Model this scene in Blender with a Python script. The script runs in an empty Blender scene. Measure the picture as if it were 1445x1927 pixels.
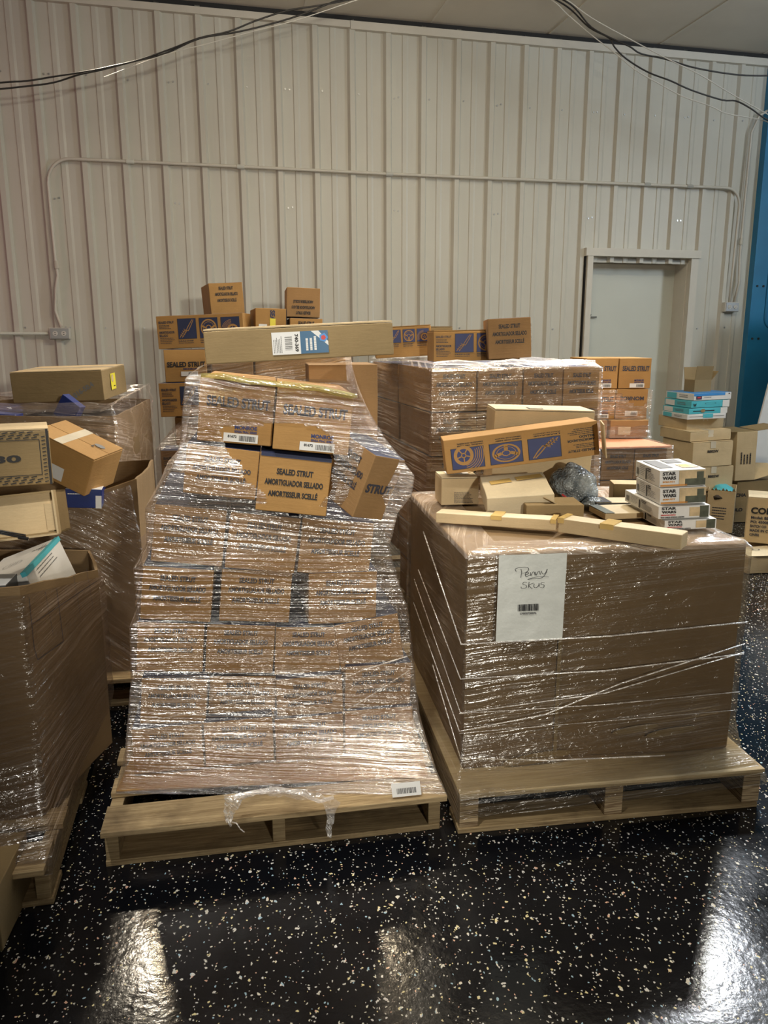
import bpy, bmesh, math, random
from mathutils import Vector, Matrix, Euler, noise
random.seed(7)
SC = bpy.context.scene
COL = SC.collection
rad = math.radians

# ------------------------------------------------------------------ camera
FPX, PITCH, ROLL, CAMH = 1470.0, 0.21458, -0.00264, 1.5
cd = bpy.data.cameras.new('camera')
cam = bpy.data.objects.new('camera', cd); COL.objects.link(cam)
cd.sensor_fit = 'VERTICAL'; cd.sensor_height = 24.0; cd.lens = 24.0 * FPX / 1927.0
cd.clip_start = 0.05; cd.clip_end = 100
_f = Vector((0, math.cos(PITCH), -math.sin(PITCH))); _u0 = Vector((0, math.sin(PITCH), math.cos(PITCH))); _x0 = Vector((1, 0, 0))
_x = _x0 * math.cos(ROLL) + _u0 * math.sin(ROLL); _u = -_x0 * math.sin(ROLL) + _u0 * math.cos(ROLL)
cam.matrix_world = Matrix(((_x.x, _u.x, -_f.x, 0), (_x.y, _u.y, -_f.y, 0), (_x.z, _u.z, -_f.z, CAMH), (0, 0, 0, 1)))
SC.camera = cam
def ray(px, py): return _x * ((px - 722.5) / FPX) - _u * ((py - 963.5) / FPX) + _f
def at(px, py, z):                     # the point at height z seen at a pixel of the photograph
    d = ray(px, py); return Vector((0, 0, CAMH)) + d * ((z - CAMH) / d.z)
def aty(px, py, y):                    # the point at distance y in front of the camera
    d = ray(px, py); return Vector((0, 0, CAMH)) + d * (y / d.y)

# ------------------------------------------------------------------ world, lights, exposure
W = bpy.data.worlds.new('world'); SC.world = W; W.use_nodes = True
W.node_tree.nodes['Background'].inputs[0].default_value = (0.85, 0.84, 0.82, 1)
W.node_tree.nodes['Background'].inputs[1].default_value = 0.04
SC.view_settings.view_transform = 'Standard'; SC.view_settings.look = 'None'
SC.view_settings.gamma = 1.0; SC.view_settings.use_curve_mapping = False
SC.view_settings.exposure = 0.0
SC.cycles.transparent_max_bounces = 24; SC.cycles.max_bounces = 8
SC.cycles.sample_clamp_indirect = 4.0
def area(name, loc, tgt, sx, sy, power, color):
    l = bpy.data.lights.new(name, 'AREA'); l.shape = 'RECTANGLE'; l.size = sx; l.size_y = sy; l.energy = power; l.color = color
    o = bpy.data.objects.new(name, l); COL.objects.link(o); o.location = loc
    o.rotation_euler = (Vector(tgt) - Vector(loc)).to_track_quat('-Z', 'Y').to_euler(); return o
def spot(name, loc, tgt, size, angle, blend, power, color):
    l = bpy.data.lights.new(name, 'SPOT'); l.shadow_soft_size = size; l.spot_size = rad(angle); l.spot_blend = blend; l.energy = power; l.color = color
    o = bpy.data.objects.new(name, l); COL.objects.link(o); o.location = loc
    o.rotation_euler = (Vector(tgt) - Vector(loc)).to_track_quat('-Z', 'Y').to_euler(); return o
WARM = (1.0, 0.86, 0.66); COOL = (0.80, 0.90, 1.0)
spot('ceiling_or_added_spot', (-2.02, 6.0, 3.9), (-0.55, 1.7, 0), 0.08, 80, 0.8, 170, WARM)
spot('ceiling_or_added_spot', (-0.10, 6.0, 3.9), (0.0, 1.7, 0), 0.09, 80, 0.8, 130, WARM)
spot('ceiling_or_added_spot', (2.7, 5.9, 3.9), (0.95, 2.7, 0.4), 0.25, 84, 0.8, 680, (0.90, 0.94, 1.0))
area('ceiling_light', (1.0, 3.6, 3.95), (1.0, 3.6, 0), 1.6, 0.4, 95, WARM)
spot('ceiling_or_added_spot', (-1.0, 0.5, 3.9), (-0.33, 2.4, 0.62), 0.05, 34, 0.8, 260, (1.0, 0.95, 0.87))  # added spot, brightens the centre stack and makes its film sparkle
spot('ceiling_or_added_spot', (0.2, 0.4, 3.9), (-0.22, 2.4, 0.80), 0.05, 34, 0.8, 80, (1.0, 0.95, 0.86))  # second added spot for the centre stack, not a known fixture
spot('ceiling_or_added_spot', (-0.5, 1.3, 3.9), (-0.30, 2.35, 0.75), 0.05, 36, 0.8, 60, (1.0, 0.95, 0.86))  # third added spot for glints on the centre film
spot('doorway_light', (1.55, -2.4, 1.9), (0.1, 3.2, 1.8), 0.10, 56, 1.0, 560, (1.0, 0.93, 0.80))
area('ceiling_glow_light', (0.3, 4.6, 3.6), (0.3, 4.7, 4.1), 1.6, 0.3, 30, (1.0, 0.92, 0.78))  # added upward fill that lightens the ceiling, no known fixture
area('ceiling_glow_light', (3.7, 4.7, 3.7), (3.8, 4.8, 4.1), 0.5, 0.5, 80, (0.80, 0.90, 1.0))
area('pink_fill_light', (-4.2, 4.2, 2.4), (-2.2, 6.4, 2.2), 0.4, 1.2, 7, (1.0, 0.38, 0.45))  # added pink fill to tint the left wall, no known sign
area('side_daylight', (6.0, 4.3, 3.2), (0.9, 3.3, 0.8), 0.8, 1.0, 110, COOL)

# ------------------------------------------------------------------ materials
def new_mat(name):
    m = bpy.data.materials.new(name); m.use_nodes = True; nt = m.node_tree; nt.nodes.clear()
    return m, nt, lambda t: nt.nodes.new(t), nt.links.new
def mathn(N, L, op, a, b=None, clamp=False):
    n = N('ShaderNodeMath'); n.operation = op; n.use_clamp = clamp
    for i, v in enumerate((a, b)):
        if v is None: continue
        if isinstance(v, (int, float)): n.inputs[i].default_value = v
        else: L(v, n.inputs[i])
    return n.outputs[0]
def maprange(N, L, v, a, b, c=0.0, d=1.0):
    n = N('ShaderNodeMapRange'); L(v, n.inputs['Value']); n.clamp = True
    n.inputs['From Min'].default_value = a; n.inputs['From Max'].default_value = b; n.inputs['To Min'].default_value = c; n.inputs['To Max'].default_value = d
    return n.outputs[0]
def noisen(N, L, vec, scale, detail=3, rough=0.55, dist=0.0):
    n = N('ShaderNodeTexNoise'); L(vec, n.inputs['Vector']); n.inputs['Scale'].default_value = scale
    n.inputs['Detail'].default_value = detail; n.inputs['Roughness'].default_value = rough; n.inputs['Distortion'].default_value = dist
    return n.outputs[0]
def mapn(N, L, vec, scale, rot=(0, 0, 0), loc=(0, 0, 0)):
    n = N('ShaderNodeMapping'); L(vec, n.inputs['Vector']); n.inputs['Scale'].default_value = scale; n.inputs['Rotation'].default_value = rot; n.inputs['Location'].default_value = loc
    return n.outputs[0]
def mixc(N, L, fac, a, b):
    n = N('ShaderNodeMix'); n.data_type = 'RGBA'
    if isinstance(fac, (int, float)): n.inputs[0].default_value = fac
    else: L(fac, n.inputs[0])
    for i, v in ((6, a), (7, b)):
        if isinstance(v, tuple): n.inputs[i].default_value = (*v[:3], 1)
        else: L(v, n.inputs[i])
    return n.outputs[2]
def plain(name, c, rough=0.6, metal=0.0, var=0.0, scale=8.0, bump=0.0, spec=0.5, stretch=(1, 1, 1)):
    m, nt, N, L = new_mat(name)
    p = N('ShaderNodeBsdfPrincipled'); o = N('ShaderNodeOutputMaterial'); L(p.outputs[0], o.inputs[0])
    p.inputs['Base Color'].default_value = (*c, 1); p.inputs['Roughness'].default_value = rough; p.inputs['Metallic'].default_value = metal
    p.inputs['Specular IOR Level'].default_value = spec
    if var or bump:
        tc = N('ShaderNodeTexCoord').outputs['Object']; v = mapn(N, L, tc, stretch); nz = noisen(N, L, v, scale, 4)
        if var: L(mixc(N, L, maprange(N, L, nz, 0.3, 0.7), tuple(x * (1 - var) for x in c), tuple(min(1, x * (1 + var)) for x in c)), p.inputs['Base Color'])
        if bump:
            b = N('ShaderNodeBump'); b.inputs['Strength'].default_value = bump; b.inputs['Distance'].default_value = 0.01; L(nz, b.inputs['Height']); L(b.outputs[0], p.inputs['Normal'])
    return m
def cardboard(name, c, rough=0.72):
    m, nt, N, L = new_mat(name)
    p = N('ShaderNodeBsdfPrincipled'); o = N('ShaderNodeOutputMaterial'); L(p.outputs[0], o.inputs[0])
    tc = N('ShaderNodeTexCoord').outputs['Object']
    oi = N('ShaderNodeObjectInfo').outputs['Random']
    big = noisen(N, L, tc, 5.0, 3); fine = noisen(N, L, mapn(N, L, tc, (1, 1, 5)), 90.0, 4, 0.7)
    a = maprange(N, L, big, 0.3, 0.7, 0.88, 1.08); b = maprange(N, L, fine, 0.3, 0.7, 0.94, 1.05); r = maprange(N, L, oi, 0, 1, 0.9, 1.08)
    k = mathn(N, L, 'MULTIPLY', mathn(N, L, 'MULTIPLY', a, b), r)
    v = N('ShaderNodeVectorMath'); v.operation = 'SCALE'; v.inputs[0].default_value = c; L(k, v.inputs['Scale'])
    L(v.outputs[0], p.inputs['Base Color']); p.inputs['Roughness'].default_value = rough; p.inputs['Specular IOR Level'].default_value = 0.25
    bp = N('ShaderNodeBump'); bp.inputs['Strength'].default_value = 0.25; bp.inputs['Distance'].default_value = 0.004
    L(noisen(N, L, mapn(N, L, tc, (1, 1, 4)), 26.0, 4), bp.inputs['Height']); L(bp.outputs[0], p.inputs['Normal'])
    return m
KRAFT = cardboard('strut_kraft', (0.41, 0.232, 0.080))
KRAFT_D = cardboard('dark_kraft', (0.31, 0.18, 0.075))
TAN = cardboard('tan_cardboard', (0.265, 0.19, 0.092))
TAN_L = cardboard('light_tan_cardboard', (0.56, 0.43, 0.25))
CREAM = cardboard('cream_cardboard', (0.66, 0.56, 0.38))
GAY = cardboard('gaylord_cardboard', (0.22, 0.145, 0.072))
NAVY = plain('navy_ink', (0.022, 0.032, 0.085), 0.6, var=0.15)
NAVYB = plain('blue_ink', (0.024, 0.036, 0.135), 0.55, var=0.15)
INK = plain('black_ink', (0.018, 0.017, 0.018), 0.6)
INKB = plain('faded_ink', (0.045, 0.045, 0.06), 0.6)
GREYINK = plain('grey_ink', (0.16, 0.16, 0.16), 0.6)
WHITE = plain('white_paper', (0.72, 0.72, 0.70), 0.55, var=0.04)
PAPER = plain('document_pouch', (0.62, 0.64, 0.60), 0.35, var=0.06, scale=14, bump=0.5)
YEL = plain('yellow_sticker', (0.80, 0.70, 0.05), 0.5)
BLUE = plain('label_blue', (0.012, 0.10, 0.21), 0.4)
RBLUE = plain('carton_royal_blue', (0.010, 0.026, 0.15), 0.35, var=0.2)
TEAL = plain('teal_print', (0.08, 0.46, 0.55), 0.45)
SKY = plain('sky_blue_print', (0.05, 0.25, 0.60), 0.45)
RED = plain('red_print', (0.55, 0.05, 0.05), 0.5)
ORANGE = plain('orange_print', (0.62, 0.28, 0.06), 0.5)
OLIVE = plain('olive_print', (0.07, 0.08, 0.05), 0.5, var=0.4, scale=30)
SAND = plain('sand_print', (0.55, 0.42, 0.24), 0.5, var=0.3, scale=18)
TAPE = plain('amber_packing_tape', (0.55, 0.38, 0.13), 0.22, var=0.15)
CTAPE = plain('clear_packing_tape', (0.62, 0.55, 0.42), 0.2, var=0.1)
METAL = plain('galvanised_metal', (0.45, 0.45, 0.44), 0.35, 0.8)
BLACKP = plain('black_plastic', (0.02, 0.02, 0.022), 0.4)
WHITEP = plain('white_plastic', (0.62, 0.60, 0.54), 0.45)
COND = plain('painted_conduit', (0.60, 0.57, 0.49), 0.45)
BLUESTEEL = plain('blue_painted_steel', (0.018, 0.18, 0.35), 0.45, var=0.12, scale=3)
PINKSHEET = plain('orange_sheet_edge', (0.62, 0.27, 0.14), 0.6)
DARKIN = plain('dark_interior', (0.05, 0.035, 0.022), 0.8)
DOORM = plain('door_paint', (0.60, 0.61, 0.53), 0.45, var=0.03, scale=2)
TRIMM = plain('trim_paint', (0.62, 0.585, 0.50), 0.5, var=0.03)
CEILM = plain('ceiling_paint', (0.62, 0.58, 0.49), 0.8, var=0.06, scale=1.5)
DARKGAP = plain('gap_shade_and_bolt_black', (0.02, 0.02, 0.02), 0.8)  # black for the painted ceiling-edge shade, the door joint and the bolts

def wood(name, c1, c2, dirt=0.35):
    m, nt, N, L = new_mat(name)
    p = N('ShaderNodeBsdfPrincipled'); o = N('ShaderNodeOutputMaterial'); L(p.outputs[0], o.inputs[0])
    tc = N('ShaderNodeTexCoord').outputs['Object']; oi = N('ShaderNodeObjectInfo')
    va = N('ShaderNodeVectorMath'); va.operation = 'ADD'; L(tc, va.inputs[0])
    cx = N('ShaderNodeCombineXYZ'); L(mathn(N, L, 'MULTIPLY', oi.outputs['Random'], 20.0), cx.inputs[2]); L(cx.outputs[0], va.inputs[1])
    g = noisen(N, L, mapn(N, L, va.outputs[0], (1.6, 26, 40)), 2.4, 6, 0.68, 0.9)
    d = noisen(N, L, va.outputs[0], 6.0, 4)
    g2 = noisen(N, L, mapn(N, L, va.outputs[0], (5, 110, 140)), 2.0, 4, 0.7, 0.4)
    base = mixc(N, L, maprange(N, L, mathn(N, L, 'ADD', mathn(N, L, 'MULTIPLY', g, 0.65), mathn(N, L, 'MULTIPLY', g2, 0.35)), 0.38, 0.62), c1, c2)
    base = mixc(N, L, maprange(N, L, d, 0.52, 0.75, 0, dirt), base, (0.09, 0.06, 0.035))
    L(base, p.inputs['Base Color']); p.inputs['Roughness'].default_value = 0.75; p.inputs['Specular IOR Level'].default_value = 0.25
    b = N('ShaderNodeBump'); b.inputs['Strength'].default_value = 0.4; b.inputs['Distance'].default_value = 0.003; L(g, b.inputs['Height']); L(b.outputs[0], p.inputs['Normal'])
    return m
WOOD = wood('pallet_pine', (0.24, 0.165, 0.082), (0.54, 0.41, 0.23), 0.7)
PLY = wood('plywood_sheet', (0.44, 0.33, 0.18), (0.62, 0.50, 0.31), 0.35)
def plyedge():
    m, nt, N, L = new_mat('laminated_timber')
    p = N('ShaderNodeBsdfPrincipled'); o = N('ShaderNodeOutputMaterial'); L(p.outputs[0], o.inputs[0])
    tc = N('ShaderNodeTexCoord').outputs['Object']
    n1 = noisen(N, L, mapn(N, L, tc, (3, 3, 95)), 2.4, 3, 0.5, 0.3)
    L(mixc(N, L, maprange(N, L, n1, 0.42, 0.56), (0.24, 0.16, 0.085), (0.60, 0.46, 0.28)), p.inputs['Base Color'])
    p.inputs['Roughness'].default_value = 0.75
    b = N('ShaderNodeBump'); b.inputs['Strength'].default_value = 0.6; b.inputs['Distance'].default_value = 0.004; L(n1, b.inputs['Height']); L(b.outputs[0], p.inputs['Normal'])
    return m
LVL = plyedge()

def film_mat(name, gl=0.34, haze=0.16, streak=70.0, tilt=0.0, tint=(0.96, 0.95, 0.95), rough=0.14, bump=0.9, hz=(0.86, 0.85, 0.83)):
    m, nt, N, L = new_mat(name)
    o = N('ShaderNodeOutputMaterial'); uv = N('ShaderNodeUVMap').outputs[0]
    mp = mapn(N, L, uv, (1, 1, 1), (0, 0, tilt))
    wob = noisen(N, L, mapn(N, L, mp, (2.5, 3.5, 1)), 1.0, 2)
    cb = N('ShaderNodeCombineXYZ'); L(mathn(N, L, 'MULTIPLY', wob, 0.030), cb.inputs[1])
    va = N('ShaderNodeVectorMath'); va.operation = 'ADD'; L(mp, va.inputs[0]); L(cb.outputs[0], va.inputs[1]); v = va.outputs[0]
    s1 = noisen(N, L, mapn(N, L, v, (0.38, streak, 1)), 1.0, 4, 0.6)
    sl = noisen(N, L, mapn(N, L, v, (0.7, streak * 0.75, 1), (0, 0, 0.03), (7, 3, 1)), 1.0, 2, 0.5)
    rdg = mathn(N, L, 'ABSOLUTE', mathn(N, L, 'SUBTRACT', s1, 0.5))
    cov = noisen(N, L, mapn(N, L, v, (1.3, 2.8, 1)), 1.0, 3, 0.6)
    crk = noisen(N, L, mapn(N, L, v, (16, 34, 1)), 1.0, 3, 0.6, 1.0)
    covm = maprange(N, L, cov, 0.44, 0.62, 0.08, 1.0)
    st = maprange(N, L, rdg, 0.0, 0.035, 1.0, 0.0)
    st2 = maprange(N, L, s1, 0.55, 0.63)
    msk = mathn(N, L, 'MULTIPLY', mathn(N, L, 'MAXIMUM', st, st2), covm)
    fr = N('ShaderNodeFresnel'); fr.inputs[0].default_value = 1.5
    f_g = mathn(N, L, 'ADD', mathn(N, L, 'ADD', mathn(N, L, 'MULTIPLY', msk, gl * 1.1), gl * 0.12), mathn(N, L, 'MULTIPLY', fr.outputs[0], 0.3), True)
    f_h = mathn(N, L, 'ADD', mathn(N, L, 'MULTIPLY', msk, haze * 1.5), haze * 0.35, True)
    hgt = mathn(N, L, 'ADD', mathn(N, L, 'MULTIPLY', sl, 1.1), mathn(N, L, 'ADD', mathn(N, L, 'MULTIPLY', s1, 0.35), mathn(N, L, 'MULTIPLY', crk, 0.55)))
    b = N('ShaderNodeBump'); b.inputs['Strength'].default_value = bump; b.inputs['Distance'].default_value = 0.016; L(hgt, b.inputs['Height'])
    tr = N('ShaderNodeBsdfTransparent'); tr.inputs[0].default_value = (*tint, 1)
    g = N('ShaderNodeBsdfGlossy'); g.inputs['Roughness'].default_value = rough; g.inputs['Color'].default_value = (0.95, 0.95, 0.95, 1); L(b.outputs[0], g.inputs['Normal'])
    df = N('ShaderNodeBsdfDiffuse'); df.inputs['Color'].default_value = (*hz, 1); L(b.outputs[0], df.inputs['Normal'])
    tl = N('ShaderNodeBsdfTranslucent'); tl.inputs['Color'].default_value = (*hz, 1)
    m0 = N('ShaderNodeMixShader'); m0.inputs[0].default_value = 0.3; L(df.outputs[0], m0.inputs[1]); L(tl.outputs[0], m0.inputs[2])
    gc = N('ShaderNodeCombineColor'); [L(f_g, gc.inputs[i]) for i in range(3)]; L(gc.outputs[0], g.inputs['Color'])
    m1 = N('ShaderNodeMixShader'); L(f_h, m1.inputs[0]); L(tr.outputs[0], m1.inputs[1]); L(m0.outputs[0], m1.inputs[2])
    m2 = N('ShaderNodeAddShader'); L(m1.outputs[0], m2.inputs[0]); L(g.outputs[0], m2.inputs[1])
    L(m2.outputs[0], o.inputs[0]); return m
FILM = film_mat('stretch_film', 0.60, 0.09, 80.0, rad(3), bump=1.0, rough=0.18, tint=(.71, .69, .65))
FILM_H = film_mat('stretch_film_layered', 1.0, 0.20, 68.0, rad(6), bump=1.0, rough=0.20, tint=(.70, .68, .65))
FILM_C = film_mat('stretch_film_smooth', 0.30, 0.06, 74.0, rad(-4), bump=0.6, rough=0.20, tint=(.70, .68, .63))
FILM_T = film_mat('stretch_film_top', 0.9, 0.26, 14.0, rad(20), bump=0.6, rough=0.2)
FILM_D = film_mat('stretch_film_rear', 0.6, 0.16, 46.0, 0.0, bump=1.0, rough=0.20, tint=(.78, .76, .73))
FILM_L = film_mat('stretch_film_left', 0.28, 0.07, 40.0, rad(-12), rough=0.2, tint=(.72, .70, .69), hz=(0.55, 0.53, 0.52))
FILM_G = film_mat('stretch_film_crumpled_left', 0.5, 0.12, 26.0, rad(40), rough=0.2, tint=(.88, .86, .85))
FILM_ROPE = film_mat('bunched_film', 0.8, 0.75, 40.0, 0.3)
FILM_Y = film_mat('yellowed_film_edge', 0.6, 0.8, 30.0, 0.2, tint=(0.85, 0.8, 0.5), hz=(0.55, 0.50, 0.24))

def floor_mat():
    m, nt, N, L = new_mat('flake_epoxy_floor')
    p = N('ShaderNodeBsdfPrincipled'); o = N('ShaderNodeOutputMaterial'); L(p.outputs[0], o.inputs[0])
    tc = N('ShaderNodeTexCoord').outputs['Object']
    def chips(scale, lo, hi, dens, seed, st):
        v = mapn(N, L, tc, st, (0, 0, 0.5 + seed), (seed * 3.1, seed * 1.7, 0))
        nz = N('ShaderNodeTexNoise'); L(v, nz.inputs['Vector']); nz.inputs['Scale'].default_value = scale * 1.3; nz.inputs['Detail'].default_value = 2
        sc = N('ShaderNodeVectorMath'); sc.operation = 'SCALE'; L(nz.outputs['Color'], sc.inputs[0]); sc.inputs['Scale'].default_value = 1.1 / scale
        ad = N('ShaderNodeVectorMath'); ad.operation = 'ADD'; L(v, ad.inputs[0]); L(sc.outputs[0], ad.inputs[1])
        vo = N('ShaderNodeTexVoronoi'); vo.voronoi_dimensions = '2D'; L(ad.outputs[0], vo.inputs['Vector']); vo.inputs['Scale'].default_value = scale
        sx = N('ShaderNodeSeparateColor'); L(vo.outputs['Color'], sx.inputs[0])
        r = maprange(N, L, sx.outputs[0], 1 - dens, 1.0, lo, hi)
        r = mathn(N, L, 'MULTIPLY', r, mathn(N, L, 'GREATER_THAN', sx.outputs[0], 1 - dens))
        return mathn(N, L, 'LESS_THAN', vo.outputs['Distance'], r), sx.outputs[1]
    m1, c1 = chips(74, 0.08, 0.30, 0.11, 0.0, (1, 1, 1)); m2, c2 = chips(135, 0.10, 0.33, 0.14, 1.3, (1, 0.8, 1)); m3, c3 = chips(50, 0.12, 0.28, 0.05, 2.1, (1.2, 0.8, 1))
    mask = mathn(N, L, 'MAXIMUM', mathn(N, L, 'MAXIMUM', m1, m2), m3)
    hue = mixc(N, L, m1, c2, c1)
    cr = N('ShaderNodeValToRGB'); cr.color_ramp.interpolation = 'CONSTANT'; L(hue, cr.inputs[0])
    els = [(0, (0.72, 0.70, 0.62)), (0.35, (0.85, 0.75, 0.42)), (0.55, (0.78, 0.76, 0.72)), (0.75, (0.80, 0.50, 0.36)), (0.83, (0.40, 0.58, 0.68)), (0.92, (0.84, 0.80, 0.66))]
    for i, (q, c) in enumerate(els):
        e = cr.color_ramp.elements[i] if i < 2 else cr.color_ramp.elements.new(q); e.position = q; e.color = (*c, 1)
    blk = mixc(N, L, noisen(N, L, tc, 2.0, 3), (0.003, 0.0036, 0.005), (0.006, 0.007, 0.010))
    L(mixc(N, L, mask, blk, cr.outputs[0]), p.inputs['Base Color'])
    sm = noisen(N, L, tc, 3.0, 5, 0.65, 0.5)
    L(maprange(N, L, sm, 0.3, 0.75, 0.08, 0.22), p.inputs['Roughness']); p.inputs['Specular IOR Level'].default_value = 0.34
    b = N('ShaderNodeBump'); b.inputs['Strength'].default_value = 0.15; b.inputs['Distance'].default_value = 0.004
    L(noisen(N, L, tc, 45.0, 3), b.inputs['Height']); L(b.outputs[0], p.inputs['Normal'])
    return m
FLOORM = floor_mat()
def wall_mat():
    m, nt, N, L = new_mat('cream_ribbed_steel')
    p = N('ShaderNodeBsdfPrincipled'); o = N('ShaderNodeOutputMaterial'); L(p.outputs[0], o.inputs[0])
    tc = N('ShaderNodeTexCoord').outputs['Object']
    n1 = noisen(N, L, mapn(N, L, tc, (1, 1, 0.5)), 1.3, 4); n2 = noisen(N, L, mapn(N, L, tc, (12, 12, 1.0)), 3.0, 3)
    c = mixc(N, L, maprange(N, L, n1, 0.3, 0.7), (0.54, 0.52, 0.445), (0.59, 0.575, 0.50))
    c = mixc(N, L, maprange(N, L, n2, 0.55, 0.8, 0, 0.12), c, (0.45, 0.38, 0.30))
    L(c, p.inputs['Base Color']); p.inputs['Roughness'].default_value = 0.42; p.inputs['Specular IOR Level'].default_value = 0.35
    b = N('ShaderNodeBump'); b.inputs['Strength'].default_value = 0.1; b.inputs['Distance'].default_value = 0.01; L(noisen(N, L, tc, 9.0, 3), b.inputs['Height']); L(b.outputs[0], p.inputs['Normal'])
    return m
WALLM = wall_mat()
def bubble_mat():
    m, nt, N, L = new_mat('bubble_wrap_plastic')
    p = N('ShaderNodeBsdfPrincipled'); o = N('ShaderNodeOutputMaterial'); L(p.outputs[0], o.inputs[0])
    tc = N('ShaderNodeTexCoord').outputs['Object']
    vo = N('ShaderNodeTexVoronoi'); vo.inputs['Scale'].default_value = 110; L(tc, vo.inputs['Vector'])
    big = noisen(N, L, tc, 18.0, 3)
    L(mixc(N, L, maprange(N, L, big, 0.35, 0.65), (0.10, 0.12, 0.13), (0.42, 0.46, 0.47)), p.inputs['Base Color'])
    p.inputs['Roughness'].default_value = 0.18; p.inputs['Specular IOR Level'].default_value = 0.8
    b = N('ShaderNodeBump'); b.inputs['Strength'].default_value = 0.9; b.inputs['Distance'].default_value = 0.006; b.invert = True; L(vo.outputs['Distance'], b.inputs['Height']); L(b.outputs[0], p.inputs['Normal'])
    return m
BUBBLE = bubble_mat()

# ------------------------------------------------------------------ building helpers
class MB:
    def __init__(s): s.v = []; s.f = []; s.mi = []; s.mats = []; s.uv = None
    def m(s, mat):
        if mat not in s.mats: s.mats.append(mat)
        return s.mats.index(mat)
    def add(s, vs, fs, mat):
        b = len(s.v); s.v += [tuple(v) for v in vs]; k = s.m(mat)
        for f in fs: s.f.append(tuple(i + b for i in f)); s.mi.append(k)
    def box(s, a, b, mat, M=None):
        (x0, y0, z0), (x1, y1, z1) = a, b
        vs = [Vector((x, y, z)) for z in (z0, z1) for y in (y0, y1) for x in (x0, x1)]
        if M is not None: vs = [M @ v for v in vs]
        s.add(vs, [(0, 2, 3, 1), (4, 5, 7, 6), (0, 1, 5, 4), (2, 6, 7, 3), (0, 4, 6, 2), (1, 3, 7, 5)], mat)
    def tube(s, pts, r, mat, n=8, caps=True):
        pts = [Vector(p) for p in pts]; vs = []; up = Vector((0.13, 0.21, 0.97))
        for i, p in enumerate(pts):
            t = (pts[min(i + 1, len(pts) - 1)] - pts[max(i - 1, 0)]).normalized()
            a = t.cross(up); a = a.normalized() if a.length > 1e-4 else t.cross(Vector((1, 0, 0))).normalized(); b = t.cross(a)
            rr = r[i] if isinstance(r, (list, tuple)) else r
            for k in range(n): vs.append(p + (a * math.cos(2 * math.pi * k / n) + b * math.sin(2 * math.pi * k / n)) * rr)
        fs = [(i * n + k, i * n + (k + 1) % n, (i + 1) * n + (k + 1) % n, (i + 1) * n + k) for i in range(len(pts) - 1) for k in range(n)]
        if caps: fs += [tuple(range(n)), tuple(range(len(pts) * n - n, len(pts) * n))]
        s.add(vs, fs, mat)
    def quad(s, O, X, Y, x0, y0, x1, y1, mat):
        s.add([O + X * a + Y * b for a, b in ((x0, y0), (x1, y0), (x1, y1), (x0, y1))], [(0, 1, 2, 3)], mat)
    def ring(s, O, X, Y, cx, cy, r0, r1, mat, a0=0, a1=360, n=28, sy=1.0):
        vs = []; 
        for i in range(n + 1):
            a = rad(a0 + (a1 - a0) * i / n)
            for r in (r0, r1): vs.append(O + X * (cx + math.cos(a) * r) + Y * (cy + math.sin(a) * r * sy))
        s.add(vs, [(2 * i, 2 * i + 1, 2 * i + 3, 2 * i + 2) for i in range(n)], mat)
    def line(s, O, X, Y, pts, w, mat):
        for (a, b), (c, d) in zip(pts[:-1], pts[1:]):
            q = Vector((c - a, d - b)); 
            if q.length < 1e-7: continue
            nn = Vector((-q.y, q.x)).normalized() * w / 2
            s.add([O + X * (p[0] + k * nn.x) + Y * (p[1] + k * nn.y) for p, k in (((a, b), -1), ((c, d), -1), ((c, d), 1), ((a, b), 1))], [(0, 1, 2, 3)], mat)
    def text(s, O, X, Y, string, cx, cy, w, h, mat, rot=0):
        vs, fs = glyphs(string)
        if w is None: w = h * glyph_aspect(string)
        c, sn = math.cos(rad(rot)), math.sin(rad(rot))
        out = []
        for (a, b) in vs:
            a = (a - 0.5) * w; b = (b - 0.5) * h
            out.append(O + X * (cx + a * c - b * sn) + Y * (cy + a * sn + b * c))
        s.add(out, fs, mat)
    def build(s, name, parent=None, smooth=False, bevel=0):
        me = bpy.data.meshes.new(name); me.from_pydata(s.v, [], s.f)
        for mt in s.mats: me.materials.append(mt)
        for p, k in zip(me.polygons, s.mi): p.material_index = k; p.use_smooth = smooth
        me.update()
        o = bpy.data.objects.new(name, me); COL.objects.link(o)
        if parent: o.parent = parent
        if bevel:
            md = o.modifiers.new('edge', 'BEVEL'); md.width = bevel; md.segments = 2; md.limit_method = 'ANGLE'; md.angle_limit = rad(50)
        return o
_gl = {}; _ga = {}
def glyphs(string):
    if string not in _gl:
        cu = bpy.data.curves.new('t', 'FONT'); cu.body = string; cu.offset = 0.042; cu.resolution_u = 3; cu.fill_mode = 'BOTH'
        ob = bpy.data.objects.new('t', cu); COL.objects.link(ob)
        dg = bpy.context.evaluated_depsgraph_get(); me = bpy.data.meshes.new_from_object(ob.evaluated_get(dg))
        xs = [v.co.x for v in me.vertices]; ys = [v.co.y for v in me.vertices]
        x0, x1, y0, y1 = min(xs), max(xs), min(ys), max(ys)
        _gl[string] = ([((v.co.x - x0) / (x1 - x0), (v.co.y - y0) / (y1 - y0)) for v in me.vertices], [tuple(p.vertices) for p in me.polygons])
        _ga[string] = (x1 - x0) / (y1 - y0)
        bpy.data.objects.remove(ob); bpy.data.curves.remove(cu); bpy.data.meshes.remove(me)
    return _gl[string]
def glyph_aspect(s): glyphs(s); return _ga[s]
def tag(o, label=None, cat=None, group=None, kind=None):
    for k, v in (('label', label), ('category', cat), ('group', group), ('kind', kind)):
        if v: o[k] = v
    return o
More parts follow.
